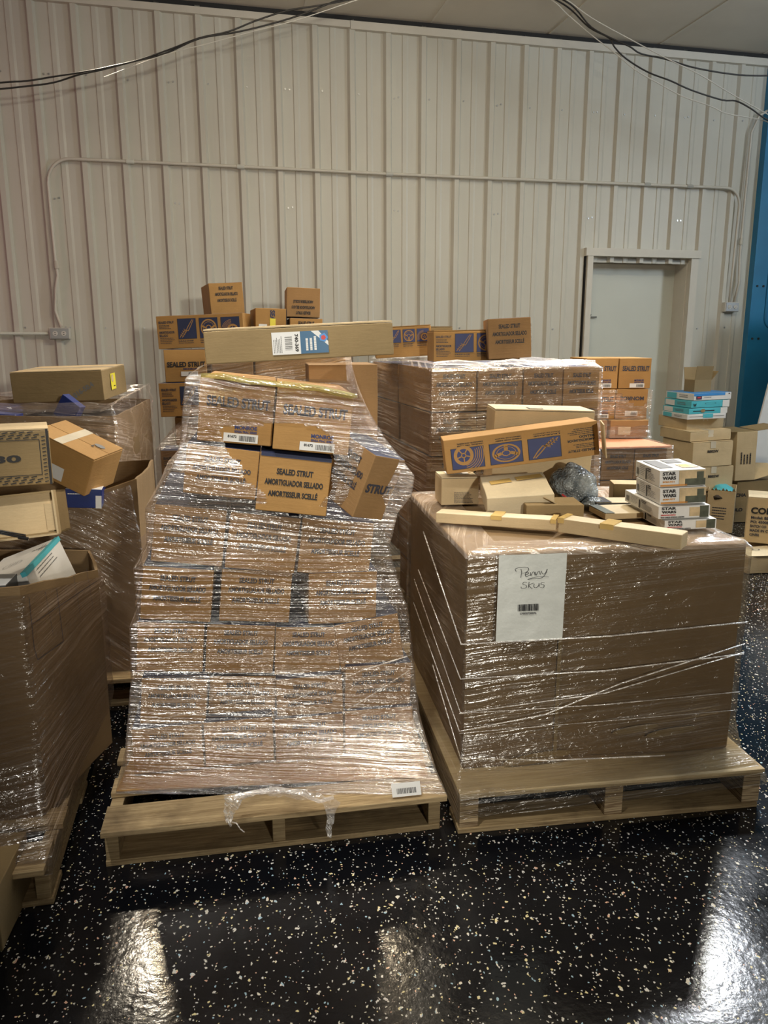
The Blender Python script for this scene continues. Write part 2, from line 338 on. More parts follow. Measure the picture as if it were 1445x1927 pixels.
def thing(name, label, cat, loc, rot=(0, 0, 0), group=None):
    o = bpy.data.objects.new(name, None); COL.objects.link(o); o.empty_display_size = 0.05
    o.location = loc; o.rotation_mode = 'YXZ'; o.rotation_euler = (rad(rot[1]), rad(rot[2]), rad(rot[0]))
    return tag(o, label, cat, group)
def struct(mb, name, **k): return tag(mb.build(name, **k), kind='structure')
EPS = 0.0022
def face(which, w, d, h, e=EPS):
    return {'front': (Vector((0, -e, 0)), Vector((1, 0, 0)), Vector((0, 0, 1))),
            'right': (Vector((w + e, 0, 0)), Vector((0, 1, 0)), Vector((0, 0, 1))),
            'left': (Vector((-e, d, 0)), Vector((0, -1, 0)), Vector((0, 0, 1))),
            'top': (Vector((0, 0, h + e)), Vector((1, 0, 0)), Vector((0, 1, 0)))}[which]
def carton_body(w, d, h, mat, top=None, amp=0.0018, seed=0, cuts=5, name='body', parent=None, bevel=0.003, skip=()):
    bm = bmesh.new(); bmesh.ops.create_cube(bm, size=1)
    for v in bm.verts: v.co = Vector(((v.co.x + .5) * w, (v.co.y + .5) * d, (v.co.z + .5) * h))
    bmesh.ops.subdivide_edges(bm, edges=bm.edges[:], cuts=cuts, use_grid_fill=True)
    bm.normal_update()
    me = bpy.data.meshes.new(name)
    for v in bm.verts:
        c = v.co; q = Vector((c.x * 9 + seed * 3.7, c.y * 9, c.z * 9 + seed))
        mid = math.sin(math.pi * min(1, max(0, c.x / w))) * math.sin(math.pi * min(1, max(0, c.z / h))) if abs(v.normal.y) > .5 else 0
        v.co = c + v.normal * (noise.noise(q) * amp) + v.normal * mid * amp * 0.4
    me.materials.append(mat)
    if top: me.materials.append(top)
    for f in bm.faces:
        if top and f.normal.z > 0.8: f.material_index = 1
    bm.to_mesh(me); bm.free()
    o = bpy.data.objects.new(name, me); COL.objects.link(o); o.parent = parent
    if bevel:
        md = o.modifiers.new('edge', 'BEVEL'); md.width = bevel; md.segments = 2; md.limit_method = 'ANGLE'; md.angle_limit = rad(50)
    return o
_seed = [0]
def carton(label, pos, rot, dims, mat, top=None, group=None, name='carton', cat='box', flaps=False, tape=None, amp=0.0018, bevel=0.003):
    _seed[0] += 1
    w, d, h = dims; r = thing(name, label, cat, pos, rot, group)
    hb = h - (0.004 if flaps else 0)
    carton_body(w, d, hb, mat, top, amp, _seed[0], parent=r, bevel=bevel)
    if flaps:                                   # two closing flaps that meet in a slit along the long side
        long_x = w >= d
        for s in (0, 1):
            f = MB(); g = 0.0015
            if long_x: f.box((0.001, d * s / 2 + (g if s else 0.001), hb + .0018), (w - .001, d * (s + 1) / 2 - (g if not s else .001), h + .002), top or mat)
            else: f.box((w * s / 2 + (g if s else .001), .001, hb + .0018), (w * (s + 1) / 2 - (g if not s else .001), d - .001, h + .002), top or mat)
            f.build('top_flap', r)
    if tape:
        t = MB(); z = h + .0032
        if w >= d: t.box((-.001, d / 2 - .024, z - .0006), (w + .001, d / 2 + .024, z), tape); t.box((w + .0008, d / 2 - .024, h - .05), (w + .0026, d / 2 + .024, z), tape); t.box((-.0026, d / 2 - .024, h - .05), (-.0008, d / 2 + .024, z), tape)
        else: t.box((w / 2 - .024, -.001, z - .0006), (w / 2 + .024, d + .001, z), tape); t.box((w / 2 - .024, -.0026, h - .05), (w / 2 + .024, -.0008, z), tape)
        t.build('packing_tape', r)
    return r
def strut_text(r, dims, fc='front', ink=None, mir=False, sc=1.0, top=0.78):
    w, d, h = dims; O, X, Y = face(fc, w, d, h); fw = d if fc in ('left', 'right') else w
    t = MB(); ink = ink or INKB; s = -1 if mir else 1; rot = 180 if mir else 0
    for k, (st, ww) in enumerate((('SEALED STRUT', .50), ('AMORTIGUADOR SELLADO', .80), ('AMORTISSEUR SCELLÉ', .68))):
        cy = h * (top - .185 * k) if not mir else h * (1 - top + .185 * k)
        t.text(O, X, Y, st, fw / 2, cy, fw * ww * sc, h * (.105 if k < 2 else .125), ink, rot)
    return t.build('printed_text', r)
def barcode(t, O, X, Y, x0, y0, w, h, mat=None, seed=1):
    rg = random.Random(seed); x = x0
    while x < x0 + w - .0008:
        b = rg.choice((.0008, .0014, .0022)) * (w / .05); t.quad(O, X, Y, x, y0, min(x + b, x0 + w), y0 + h, mat or INK); x += b + rg.choice((.0008, .0016)) * (w / .05)
def lines(t, O, X, Y, x0, y1, w, n, pitch, th, mat, seed=3):
    rg = random.Random(seed)
    for i in range(n):                          # small print too fine to read: broken dashes
        x = x0; y = y1 - i * pitch; end = x0 + w * rg.uniform(.75, 1)
        while x < end:
            b = rg.uniform(.05, .16) * w; t.quad(O, X, Y, x, y - th, min(x + b, end), y, mat); x += b + .018 * w
def pictures(r, dims, flip=False, x0=.25, ink=None, blue=None, fc='front', squares=3):
    """three navy pictures (strut, steering wheel, tyre) with their captions and the text block"""
    w, d, h = dims; O, X, Y = face(fc, w, d, h); fw = w if fc == 'front' else d
    ink = ink or INKB; blue = blue or NAVYB
    if flip: O = O + X * fw + Y * h; X = -X; Y = -Y
    t = MB(); t.text(O, X, Y, 'SEALED STRUT', fw * .115, h * .80, fw * .18, h * .075, ink)
    lines(t, O, X, Y, fw * .03, h * .72, fw * .15, 3, h * .045, h * .018, ink)
    t.text(O, X, Y, 'AMORTIGUADOR', fw * .115, h * .50, fw * .18, h * .075, ink); t.text(O, X, Y, 'SELLADO', fw * .075, h * .40, fw * .10, h * .075, ink)
    lines(t, O, X, Y, fw * .03, h * .33, fw * .17, 4, h * .05, h * .018, ink, 5)
    sq = fw * .215; sh = min(h * .62, sq * 1.05); cap = (('LEAKAGE', 'FUGAS DE LÍQUIDO'), ('STEERING WHEEL SHIMMY', 'VIBRACIÓN DEL VOLANTE'), ('UNUSUAL TIRE WEAR', 'DESGASTE ANORMAL'))
    for k in range(squares):
        a = fw * (.245 + .25 * k); b = h * .90 - sh
        for q, c in enumerate(cap[k]): t.text(O, X, Y, c, a + sq * .40, b - h * (.06 + .06 * q), sq * .8, h * .035, ink)
    tx = t.build('printed_text', r)
    for k in range(squares):
        a = fw * (.245 + .25 * k); b = h * .90 - sh; m = MB(); O2 = O + (X.cross(Y)) * .0004
        m.quad(O, X, Y, a, b, a + sq, b + sh, ink); m.quad(O2, X, Y, a + sq * .02, b + sh * .02, a + sq * .98, b + sh * .98, blue)
        O3 = O + (X.cross(Y)) * .0008; LM = KRAFT; cx, cy = a + sq / 2, b + sh / 2
        if k == 0:
            for dd in (0, .13): m.line(O3, X, Y, [(a + sq * (.08 + dd), b + sh * .08), (a + sq * (.36 + dd), b + sh * .42), (a + sq * (.42 + dd), b + sh * .38), (a + sq * (.60 + dd), b + sh * .66), (a + sq * (.80 + dd * .5), b + sh * .93)], sq * .035, LM)
            for dd in range(4): m.line(O3, X, Y, [(a + sq * (.10 + .07 * dd), b + sh * (.22 + .09 * dd)), (a + sq * (.30 + .07 * dd), b + sh * (.12 + .09 * dd))], sq * .02, LM)
        elif k == 1:
            m.ring(O3, X, Y, cx, cy, sq * .36, sq * .43, LM, sy=sh / sq); m.ring(O3, X, Y, cx, cy, sq * .28, sq * .30, LM, sy=sh / sq)
            m.ring(O3, X, Y, cx, cy, 0, sq * .15, LM, sy=sh / sq, n=8); m.ring(O3 + (X.cross(Y)) * .0003, X, Y, cx, cy, 0, sq * .11, blue, sy=sh / sq, n=8)
            for dx in (-1, 1): m.line(O3, X, Y, [(cx + dx * sq * .14, cy), (cx + dx * sq * .36, cy + sh * .10)], sq * .09, LM)
            m.line(O3, X, Y, [(cx, cy - sh * .14), (cx, cy - sh * .36)], sq * .12, LM)
        else:
            for q in range(5): m.ring(O3, X, Y, a + sq * .60, b + sh * .30, sq * (.34 + .06 * q), sq * (.36 + .06 * q), LM, 95, 200, 12)
            m.ring(O3, X, Y, a + sq * .62, b + sh * .36, sq * .20, sq * .30, LM); m.ring(O3, X, Y, a + sq * .62, b + sh * .36, sq * .05, sq * .08, LM)
            for q in range(5):
                an = rad(q * 72 + 20); m.line(O3, X, Y, [(a + sq * .62 + math.cos(an) * sq * .07, b + sh * .36 + math.sin(an) * sq * .07), (a + sq * .62 + math.cos(an) * sq * .20, b + sh * .36 + math.sin(an) * sq * .20)], sq * .035, LM)
        m.build('picture_panel', r)
def sticker(r, dims, fc, x0, y0, w, h, mat, txt=None, bar=True, name='barcode_label', rot=0, seed=1):
    O, X, Y = face(fc, *dims, e=EPS + .0012); nn = X.cross(Y)
    m = MB(); m.quad(O, X, Y, x0, y0, x0 + w, y0 + h, mat); s = m.build(name, r)
    t = MB(); O2 = O + nn * .0005
    if bar: barcode(t, O2, X, Y, x0 + w * .45, y0 + h * .15, w * .48, h * .62, seed=seed)
    if txt: t.text(O2, X, Y, txt, x0 + w * .25, y0 + h * .62, w * .26, h * .32, INK)
    if t.v: t.build('printed_text', s)
    return s
def sealed_big(r, dims, num='81672', lab=True, seed=1):
    w, d, h = dims; O, X, Y = face('front', *dims); t = MB()
    t.text(O, X, Y, 'SEALED STRUT', w * .52, h * .66, w * .84, h * .17, INKB); t.build('printed_text', r)
    m = MB(); m.text(O, X, Y, 'MONROE', w * .64, h * .27, w * .30, h * .065, NAVYB); m.text(O, X, Y, 'SENSA-TRAC SERIES', w * .64, h * .20, w * .30, h * .04, NAVYB); m.build('printed_logo', r)
    if lab: sticker(r, dims, 'front', w * .35, h * .03, w * .46, h * .14, WHITE, num, seed=seed)

# ------------------------------------------------------------------ structure: floor, ribbed wall, ceiling, door
YAWW = 0.231958; WN = Vector((-math.sin(YAWW), math.cos(YAWW), 0)); WT = Vector((math.cos(YAWW), math.sin(YAWW), 0)); WD = 6.9228; U0 = -1.09476
def WP(u, z, off=0.0): return WN * (WD - off) + WT * u + Vector((0, 0, z))
m = MB(); m.box((-9, -6, -0.2), (10, 12, 0), FLOORM); struct(m, 'floor')
ZT = 4.05
def rib_profile(u0, u1):
    """R-panel: a tall rib every 305 mm (seen as raised towards the room) and one shallow rib between"""
    P = []; k0 = math.floor((u0 - U0) / .3048) - 1; k1 = math.ceil((u1 - U0) / .3048) + 1
    for k in range(k0, k1):
        b = U0 + k * .3048
        P += [(b - .010, 0), (b + .008, .030), (b + .046, .030), (b + .064, 0), (b + .150, 0), (b + .156, .007), (b + .188, .007), (b + .206, 0)]
    P = [p for p in P if u0 < p[0] < u1]
    return [(u0, 0)] + P + [(u1, 0)]
DU0, DU1, DZ = 3.575, 4.50, 2.215
m = MB()
def wallstrip(u0, u1, z0, z1):
    P = rib_profile(u0, u1); nz = 2
    vs = [WP(u, z0 + (z1 - z0) * j / (nz - 1), o) for j in range(nz) for (u, o) in P]; n = len(P)
    m.add(vs, [(i, i + 1, n + i + 1, n + i) for i in range(n - 1)], WALLM)
wallstrip(-8, DU0, 0, ZT); wallstrip(DU0, DU1 + .13, DZ, ZT); wallstrip(DU1 + .13, 9, 0, ZT)
# thickness behind the sheet
m.add([WP(u, z, -.03) for u, z in ((-8, 0), (DU0, 0), (DU0, ZT), (-8, ZT))], [(0, 1, 2, 3)], WALLM)
m.add([WP(u, z, -.03) for u, z in ((DU1 + .13, 0), (9, 0), (9, ZT), (DU1 + .13, ZT))], [(0, 1, 2, 3)], WALLM)
wall = struct(m, 'wall_back')
sc = MB()                                         # panel screws
for k in range(-3, 22):
    for z, q in ((3.50, 0), (2.60, 3), (1.62, 0), (0.75, 0)):
        if q and k % q: continue
        for du in ((.085, .10) if k % 3 == 0 else (.085,)):
            u = U0 + k * .3048 + du + (.02 if du > .09 else 0)
            if DU0 - .1 < u < DU1 + .2 and z < 2.4: continue
            c = WP(u, z + random.uniform(-.01, .01), .002); sc.tube([c, c - WN * .004], .008, METAL, 6)
tag(sc.build('trim_1'), kind='structure')
def wbox(mb, u0, u1, z0, z1, o0, o1, mat):
    mb.add([WP(u, z, o) for z in (z0, z1) for o in (o0, o1) for u in (u0, u1)], [(0, 2, 3, 1), (4, 5, 7, 6), (0, 1, 5, 4), (2, 6, 7, 3), (0, 4, 6, 2), (1, 3, 7, 5)], mat)
m = MB(); wbox(m, -8, 1.355, 3.985, 4.035, 0, .045, TRIMM); wbox(m, 1.357, 9, 3.975, 4.035, 0, .048, TRIMM); struct(m, 'trim_2')
m = MB(); wbox(m, -8, 9, 4.035, 4.075, -.02, .03, DARKGAP); struct(m, 'trim_3')  # black strip stands in for the edge shadow between wall and ceiling
# ceiling in panels with seams running away from the wall
m = MB()
for i in range(-8, 9):
    u0 = 2.034 + 1.06 * i; wbox(m, u0 + .004, u0 + 1.056, 4.075, 4.115, -.02, 10, CEILM)
struct(m, 'ceiling')
m = MB()
for i in range(-8, 9): u0 = 2.034 + 1.06 * i; wbox(m, u0 - .010, u0 + .010, 4.069, 4.0745, .05, 10, TRIMM)
struct(m, 'trim_4')
# door: frame, reveal, leaf
m = MB()
wbox(m, 3.525, 4.715, 2.265, 2.335, 0, .075, TRIMM); wbox(m, 3.545, 3.60, 0, 2.265, 0, .07, TRIMM); wbox(m, 4.625, 4.70, 0, 2.265, 0, .06, TRIMM)
wbox(m, 3.565, 3.60, 0, 2.265, -.24, 0, TRIMM); wbox(m, 4.615, 4.655, 0, 2.265, -.24, 0, TRIMM); wbox(m, 3.565, 4.655, 2.235, 2.265, -.24, 0, TRIMM)
wbox(m, 3.60, 4.615, 2.175, 2.235, -.24, -.19, TRIMM)
struct(m, 'trim_5')
m = MB(); wbox(m, 3.535, 3.545, 0, 2.265, 0, .04, DARKGAP); struct(m, 'trim_6')
dl = MB(); wbox(dl, 3.60, 4.615, .01, 2.175, -.235, -.19, DOORM); door = struct(dl, 'door_1')
b = MB(); wbox(b, 3.66, 3.71, 1.70, 1.75, -.19, -.183, METAL); b.tube([WP(3.64, 1.728, -.172), WP(3.79, 1.728, -.172)], .008, METAL); b.tube([WP(3.72, 1.73, -.172), WP(3.72, 1.75, -.15)], .006, METAL)
b.build('slide_bolt', door)
# hidden back of the door recess
# conduit and outlets
def bend(c, r, a0, a1, n=8): return [(c[0] + r * math.cos(rad(a0 + (a1 - a0) * i / n)), c[1] + r * math.sin(rad(a0 + (a1 - a0) * i / n))) for i in range(n + 1)]
t = thing('electrical_conduit', 'long white painted conduit running across the ribbed wall and down to both outlets', 'conduit', WP(0, 2.89, .05))
def inv(o, parent):  # keep world coordinates under an unrotated parent
    for v in o.data.vertices: v.co -= parent.location
m = MB(); path = [(-1.035, 1.62), (-1.07, 1.75), (-1.055, 1.92), (-1.03, 2.02), (-1.035, 2.10), (-1.04, 2.4)] + bend((-.86, 2.71), .18, 180, 90) + [(0.4, 2.891), (1.7, 2.888), (3.2, 2.895), (4.9, 2.905)] + bend((4.94, 2.75), .155, 90, 0) + [(5.09, 2.4), (5.085, 2.1), (5.08, 1.86)]
m.tube([WP(u, z, .050) for u, z in path], .0125, COND, 10); inv(m.build('conduit_run', t, True), t)
for u, z in ((-.42, 2.89), (.436, 2.891), (1.678, 2.888), (4.109, 2.902), (4.55, 2.904)):
    m = MB(); m.tube([WP(u - .03, z, .050), WP(u + .03, z, .050)], .017, COND, 10); inv(m.build('coupling', t, True), t)
m = MB(); m.tube([WP(-1.031, 2.07, .05), WP(-1.033, 2.13, .05)], .019, COND, 10); inv(m.build('coupling', t, True), t)
t2 = thing('electrical_conduit', 'thin white conduit dropping down the wall beside the blue column', 'conduit', WP(5.16, 3.5, .05))
m = MB(); m.tube([WP(u, z, .05) for u, z in ((5.36, 3.62), (5.22, 3.55), (5.16, 3.40), (5.15, 2.8), (5.15, 2.3), (5.17, 2.05), (5.13, 1.86))], .0125, COND, 10); inv(m.build('conduit_run', t2, True), t2)
m = MB(); m.tube([WP(5.15, 2.40, .05), WP(5.15, 2.46, .05)], .018, COND, 10); inv(m.build('coupling', t2, True), t2)
t3 = thing('electrical_conduit', 'horizontal white conduit entering the left outlet box from the left edge', 'conduit', WP(-1.5, 1.57, .05))
m = MB(); m.tube([WP(-3.2, 1.572, .05), WP(-1.14, 1.572, .05)], .0125, COND, 10); inv(m.build('conduit_run', t3, True), t3)
def outlet(u, z, label):
    r = thing('electrical_outlet', label, 'outlet', WP(u, z, 0), (math.degrees(YAWW), 0, 0), 'wall outlets')
    m = MB(); m.box((-.078, -.072, -.045), (.078, -.012, .045), WHITEP); m.build('outlet_box', r, bevel=.004)
    m = MB(); m.box((-.070, -.078, -.040), (.070, -.072, .040), METAL); m.build('cover_plate', r, bevel=.002)
    for s in (-1, 1):
        m = MB(); m.tube([(s * .032, -.078, 0), (s * .032, -.083, 0)], .019, WHITEP, 16)
        for dz in (-.008, .008): m.box((s * .032 - .006, -.0845, dz - .002), (s * .032 + .006, -.083, dz + .002), INK)
        m.build('socket', r)
    return r
outlet(-1.05, 1.572, 'metal double outlet on the ribbed wall at the left, conduit entering it')
outlet(5.10, 1.822, 'metal double outlet on the ribbed wall right of the white door')
# cables
def cable(pts, r, mat, label, off=.9):
    o = []; P = [WP(u, z, off + .015 * math.sin(i * 1.7)) for i, (u, z) in enumerate(pts)]
    for i in range(len(P) - 1):
        a, b_, c, d = P[max(i - 1, 0)], P[i], P[i + 1], P[min(i + 2, len(P) - 1)]
        for s in range(4):
            q = s / 4; o.append(.5 * ((2 * b_) + (c - a) * q + (2 * a - 5 * b_ + 4 * c - d) * q * q + (-a + 3 * b_ - 3 * c + d) * q ** 3))
    o.append(P[-1]); mb = MB(); mb.tube(o, r, mat, 6); return tag(mb.build('hanging_cable', smooth=True), label, 'cable', 'cables sagging under the ceiling')
CB = plain('black_cable', (0.02, 0.018, 0.016), 0.5); CW = plain('white_cable', (0.62, 0.60, 0.54), 0.5)
L1 = [(-1.153, 3.159), (-.989, 3.186), (-.821, 3.226), (-.585, 3.271), (-.43, 3.311), (-.272, 3.364), (-.06, 3.445), (.137, 3.522), (.336, 3.58), (.52, 3.667), (.741, 3.745), (.965, 3.79), (1.173, 3.848)]
L2 = [(-1.157, 3.121), (-.992, 3.154), (-.824, 3.19), (-.654, 3.244), (-.517, 3.279), (-.308, 3.352), (-.096, 3.416), (.137, 3.519), (.372, 3.576), (.592, 3.646), (.814, 3.718), (1.003, 3.793), (1.116, 3.843)]
ext = [(1.45, 3.93), (1.9, 4.05)]
cable([(-1.6, 3.09)] + L1 + ext, .0055, CB, 'upper black cable of the twisted pair crossing the top left corner')
cable([(-1.6, 3.06)] + L2 + ext, .0055, CB, 'lower black cable of the twisted pair crossing the top left corner')
cable([(-.5, 3.24), (-.1, 3.40), (.2, 3.50), (.5, 3.60), (.75, 3.67), (.95, 3.74), (1.3, 3.88), (1.8, 4.05)], .003, CW, 'thin white wire beside the black pair at the top left')
R1 = [(2.5, 4.07), (2.731, 3.981), (2.876, 3.929), (3.034, 3.827), (3.194, 3.759), (3.242, 3.697), (3.36, 3.631), (3.549, 3.551), (3.739, 3.495), (3.933, 3.442), (4.227, 3.395), (4.35, 3.391), (4.479, 3.339), (4.636, 3.276), (4.9, 3.2)]
R2 = [(2.55, 4.07), (2.765, 3.984), (2.897, 3.935), (3.043, 3.821), (3.217, 3.746), (3.355, 3.705), (3.471, 3.669), (3.68, 3.647), (3.967, 3.591), (4.404, 3.574), (4.9, 3.62)]
W1 = [(2.5, 4.07), (2.731, 3.975), (2.855, 3.905), (3.081, 3.776), (3.267, 3.662), (3.433, 3.562), (3.647, 3.489), (3.889, 3.401), (4.135, 3.338), (4.286, 3.296), (4.637, 3.272), (4.9, 3.2)]
W2 = [(2.6, 4.07), (2.809, 3.97), (3.032, 3.87), (3.351, 3.76), (3.681, 3.635), (3.972, 3.541), (4.272, 3.433), (4.66, 3.29), (4.9, 3.2)]
cable(R1, .006, CB, 'lower black cable sagging from the ceiling to the top right corner')
cable(R2, .006, CB, 'upper black cable running flat to the right above the door', .92)
cable(W1, .004, CW, 'lowest white wire sagging from the ceiling at top right', .88)
cable(W2, .004, CW, 'straighter white wire running down to the top right corner', .94)
# blue column and white board at the right
t = thing('steel_column', 'tall blue painted steel column at the right edge, recess and bolts', 'column', WP(5.30, 0, .06), (math.degrees(YAWW), 0, 0))
m = MB(); m.box((0, -.02, 0), (.95, 0, 4.05), BLUESTEEL); m.box((0, 0, 0), (.02, .06, 4.05), BLUESTEEL); m.build('flange', t)
m = MB(); rr = [(.17, 3.4), (.17, 1.72)] + bend((.27, 1.72), .10, 180, 270) + [(.60, 1.62)]; m.tube([(a, -.024, b) for a, b in rr], .012, BLUESTEEL, 8); m.build('recess_lip', t, True)
for a, b in ((.05, 2.02), (.12, 2.02), (.05, 1.52), (.12, 1.52), (.05, 3.3), (.12, 3.3)):
    m = MB(); m.tube([(a, -.02, b), (a, -.028, b)], .011, DARKGAP, 6); m.build('bolt', t)
m = MB(); m.box((.30, -.06, 0), (.36, -.02, 4.05), BLUESTEEL); m.build('web_rib', t)
P0 = aty(1380, 1020, 6.95)
t = thing('white_board', 'large white board leaning in front of the blue column', 'board', (P0.x, P0.y, 0), (8, 0, 0))
m = MB(); m.add([(0, 0, 0), (1.2, 0, 0), (1.2, .25, 1.9), (.50, .25, 1.9), (-.02, .10, .75), (.12, .12, .9)][:4] + [(0, .02, 0), (1.2, .02, 0), (1.2, .27, 1.9), (.50, .27, 1.9)], [(0, 1, 2, 3), (4, 7, 6, 5), (0, 4, 5, 1), (1, 5, 6, 2), (2, 6, 7, 3), (3, 7, 4, 0)], WHITE); m.build('panel', t)

# ------------------------------------------------------------------ pallets
def pallet(label, pos, yaw, w, d, h=.14, style='gma', n=6):
    r = thing('pallet', label, 'pallet', pos, (yaw, 0, 0), 'timber pallets on the floor')
    tb = .018; bw = .038 if style == 'gma' else .06
    sm = WOOD if style == 'gma' else LVL
    for k in range(3):                                   # stringers run front to back
        x = (w - bw) * k / 2; m = MB(); m.box((x, 0, tb), (x + bw, d, h - tb), sm); m.build('stringer', r, bevel=.002)
    for k in range(3):
        y = (d - .12) * k / 2; m = MB(); j = random.uniform(-.006, .006); m.box((j, y - (.004 if k == 0 else 0), 0), (w + j, y + .12, tb), WOOD); m.build('bottom_board', r, bevel=.002)
    if style == 'ply':
        m = MB(); m.box((-.004, -.012, h - tb), (w + .004, d + .01, h), PLY); m.build('deck_sheet', r, bevel=.0015)
    else:
        ys = [0] + [.155 + (d - .155 - .09) * k / (n - 2) for k in range(n - 1)]
        for k, y in enumerate(ys):
            bd = .135 if k == 0 else .088; j = random.uniform(-.008, .008); dz = random.uniform(0, .003)
            m = MB(); m.box((-.004 + j, y - (.05 if k == 0 else 0) , h - tb + dz), (w + .006 + j, y + bd - (.05 if k == 0 else 0), h + dz), WOOD); m.build('deck_board', r, bevel=.002)
    return r

# ------------------------------------------------------------------ film draped over a load
def film(name, label, rings, mat, hole=None, samples=(70, 44), step=.012, amp=.004, seed=0.0, corner_r=.35, fold=1.0, group=None, top=None):
    """rings: bottom to top, each four corners (x,y,z): front left, front right, back right, back left"""
    ns = [samples[0], samples[1], samples[0] // 2, samples[1]] if len(samples) == 2 else list(samples)
    def ringpts(R):
        P = []; 
        for k in range(len(R)):
            a, b = Vector(R[k]), Vector(R[(k + 1) % len(R)]); n = ns[k]
            for i in range(n): 
                q = i / n; P.append(a.lerp(b, q))
        return P
    RP = [ringpts(R) for R in rings]; n = len(RP[0]); rows = []; vacc = [0.0]; marks = []
    for a, b in zip(RP[:-1], RP[1:]):
        dist = max((Vector(p) - Vector(q)).length for p, q in zip(a[::20], b[::20])); k = max(2, int(dist / step))
        marks.append(len(rows))
        for i in range(k): rows.append([p.lerp(q, i / k) for p, q in zip(a, b)]); vacc.append(vacc[-1] + dist / k)
    rows.append(RP[-1])
    per = [0.0]
    for i in range(n): per.append(per[-1] + (rows[0][(i + 1) % n] - rows[0][i]).length)
    cen = [sum((p for p in r), Vector()) / n for r in rows]
    V = []
    for j, rw in enumerate(rows):
        for i, p in enumerate(rw):
            a, b = rw[(i + 1) % n], rw[i - 1]; tg = (a - b); up = rows[min(j + 1, len(rows) - 1)][i] - rows[max(j - 1, 0)][i]
            nn = tg.cross(up); nn = nn.normalized() if nn.length > 1e-7 else Vector((0, 0, 1))
            u = per[i]; z = vacc[j]
            w = noise.noise(Vector((u * 2.2 + seed, z * 26 + .6 * noise.noise(Vector((u * 3, z * 3, seed))) * 8, seed))) + .5 * noise.noise(Vector((u * 7, z * 60, seed + 5)))
            c = noise.noise(Vector((u * 9, z * 9, seed + 9)))
            V.append(p + nn * (amp * w * fold + amp * .8 * c))
    F = []; UV = []; MI = []
    for j in range(len(rows) - 1):
        for i in range(n):
            q = (j * n + i, j * n + (i + 1) % n, (j + 1) * n + (i + 1) % n, (j + 1) * n + i)
            if hole:
                c = (V[q[0]] + V[q[2]]) / 2
                if hole(c, i / ns[0] if i < ns[0] else 9): continue
            F.append(q); MI.append(sum(1 for tt in top or () if j >= marks[tt[0]])); UV.append(((per[i], vacc[j]), (per[i + 1], vacc[j]), (per[i + 1], vacc[j + 1]), (per[i], vacc[j + 1])))
    me = bpy.data.meshes.new(name); me.from_pydata(V, [], F); me.materials.append(mat)
    uv = me.uv_layers.new(name='UVMap'); k = 0
    for f in UV:
        for c in f: uv.data[k].uv = c; k += 1
    for tt in top or (): me.materials.append(tt[1])
    for p, q in zip(me.polygons, MI): p.use_smooth = True; p.material_index = q
    o = bpy.data.objects.new(name, me); COL.objects.link(o); tag(o, label, 'plastic wrap', group or 'stretch wrap around the pallet loads')
    return o
def uvtube(name, pts, r, mat, parent, n=6):
    mb = MB(); mb.tube(pts, r, mat, n); o = mb.build(name, parent, True); me = o.data; uv = me.uv_layers.new(name='UVMap')
    for l in me.loops: c = me.vertices[l.vertex_index].co; uv.data[l.index].uv = (c.x + c.y, c.z)
    return o
def frame(O, yaw):
    a = rad(yaw); T = Vector((math.cos(a), math.sin(a), 0)); Nn = Vector((-math.sin(a), math.cos(a), 0))
    return lambda x, y, z=0.0: Vector(O) + T * x + Nn * y + Vector((0, 0, z))

def onplane(px, py, P, yaw):
    a = rad(yaw); nn = Vector((-math.sin(a), math.cos(a), 0)); d = ray(px, py); return Vector((0, 0, CAMH)) + d * (Vector(P).dot(nn) / d.dot(nn))
def inpoly(x, y, P):
    c = False; j = len(P) - 1
    for i in range(len(P)):
        if (P[i][1] > y) != (P[j][1] > y) and x < (P[j][0] - P[i][0]) * (y - P[i][1]) / (P[j][1] - P[i][1]) + P[i][0]: c = not c
        j = i
    return c
def open_box(r, w, d, h, mat, t=.005, zf=None, name='body', inner=None):
    """open-topped carton with wall thickness; zf gives the rim height of the four corners"""
    z = zf or (h, h, h, h); o = [(0, 0), (w, 0), (w, d), (0, d)]; i = [(t, t), (w - t, t), (w - t, d - t), (t, d - t)]
    m = MB(); n = 4; V = [(x, y, 0) for x, y in o] + [(x, y, zz) for (x, y), zz in zip(o, z)] + [(x, y, zz) for (x, y), zz in zip(i, z)] + [(x, y, t) for x, y in i]
    F = []
    for k in range(4):
        q = (k + 1) % 4; F += [(k, q, 4 + q, 4 + k), (4 + k, 4 + q, 8 + q, 8 + k), (8 + k, 8 + q, 12 + q, 12 + k)]
    m.add(V, F + [(3, 2, 1, 0), (12, 13, 14, 15)], mat); return m.build(name, r, bevel=.0012)
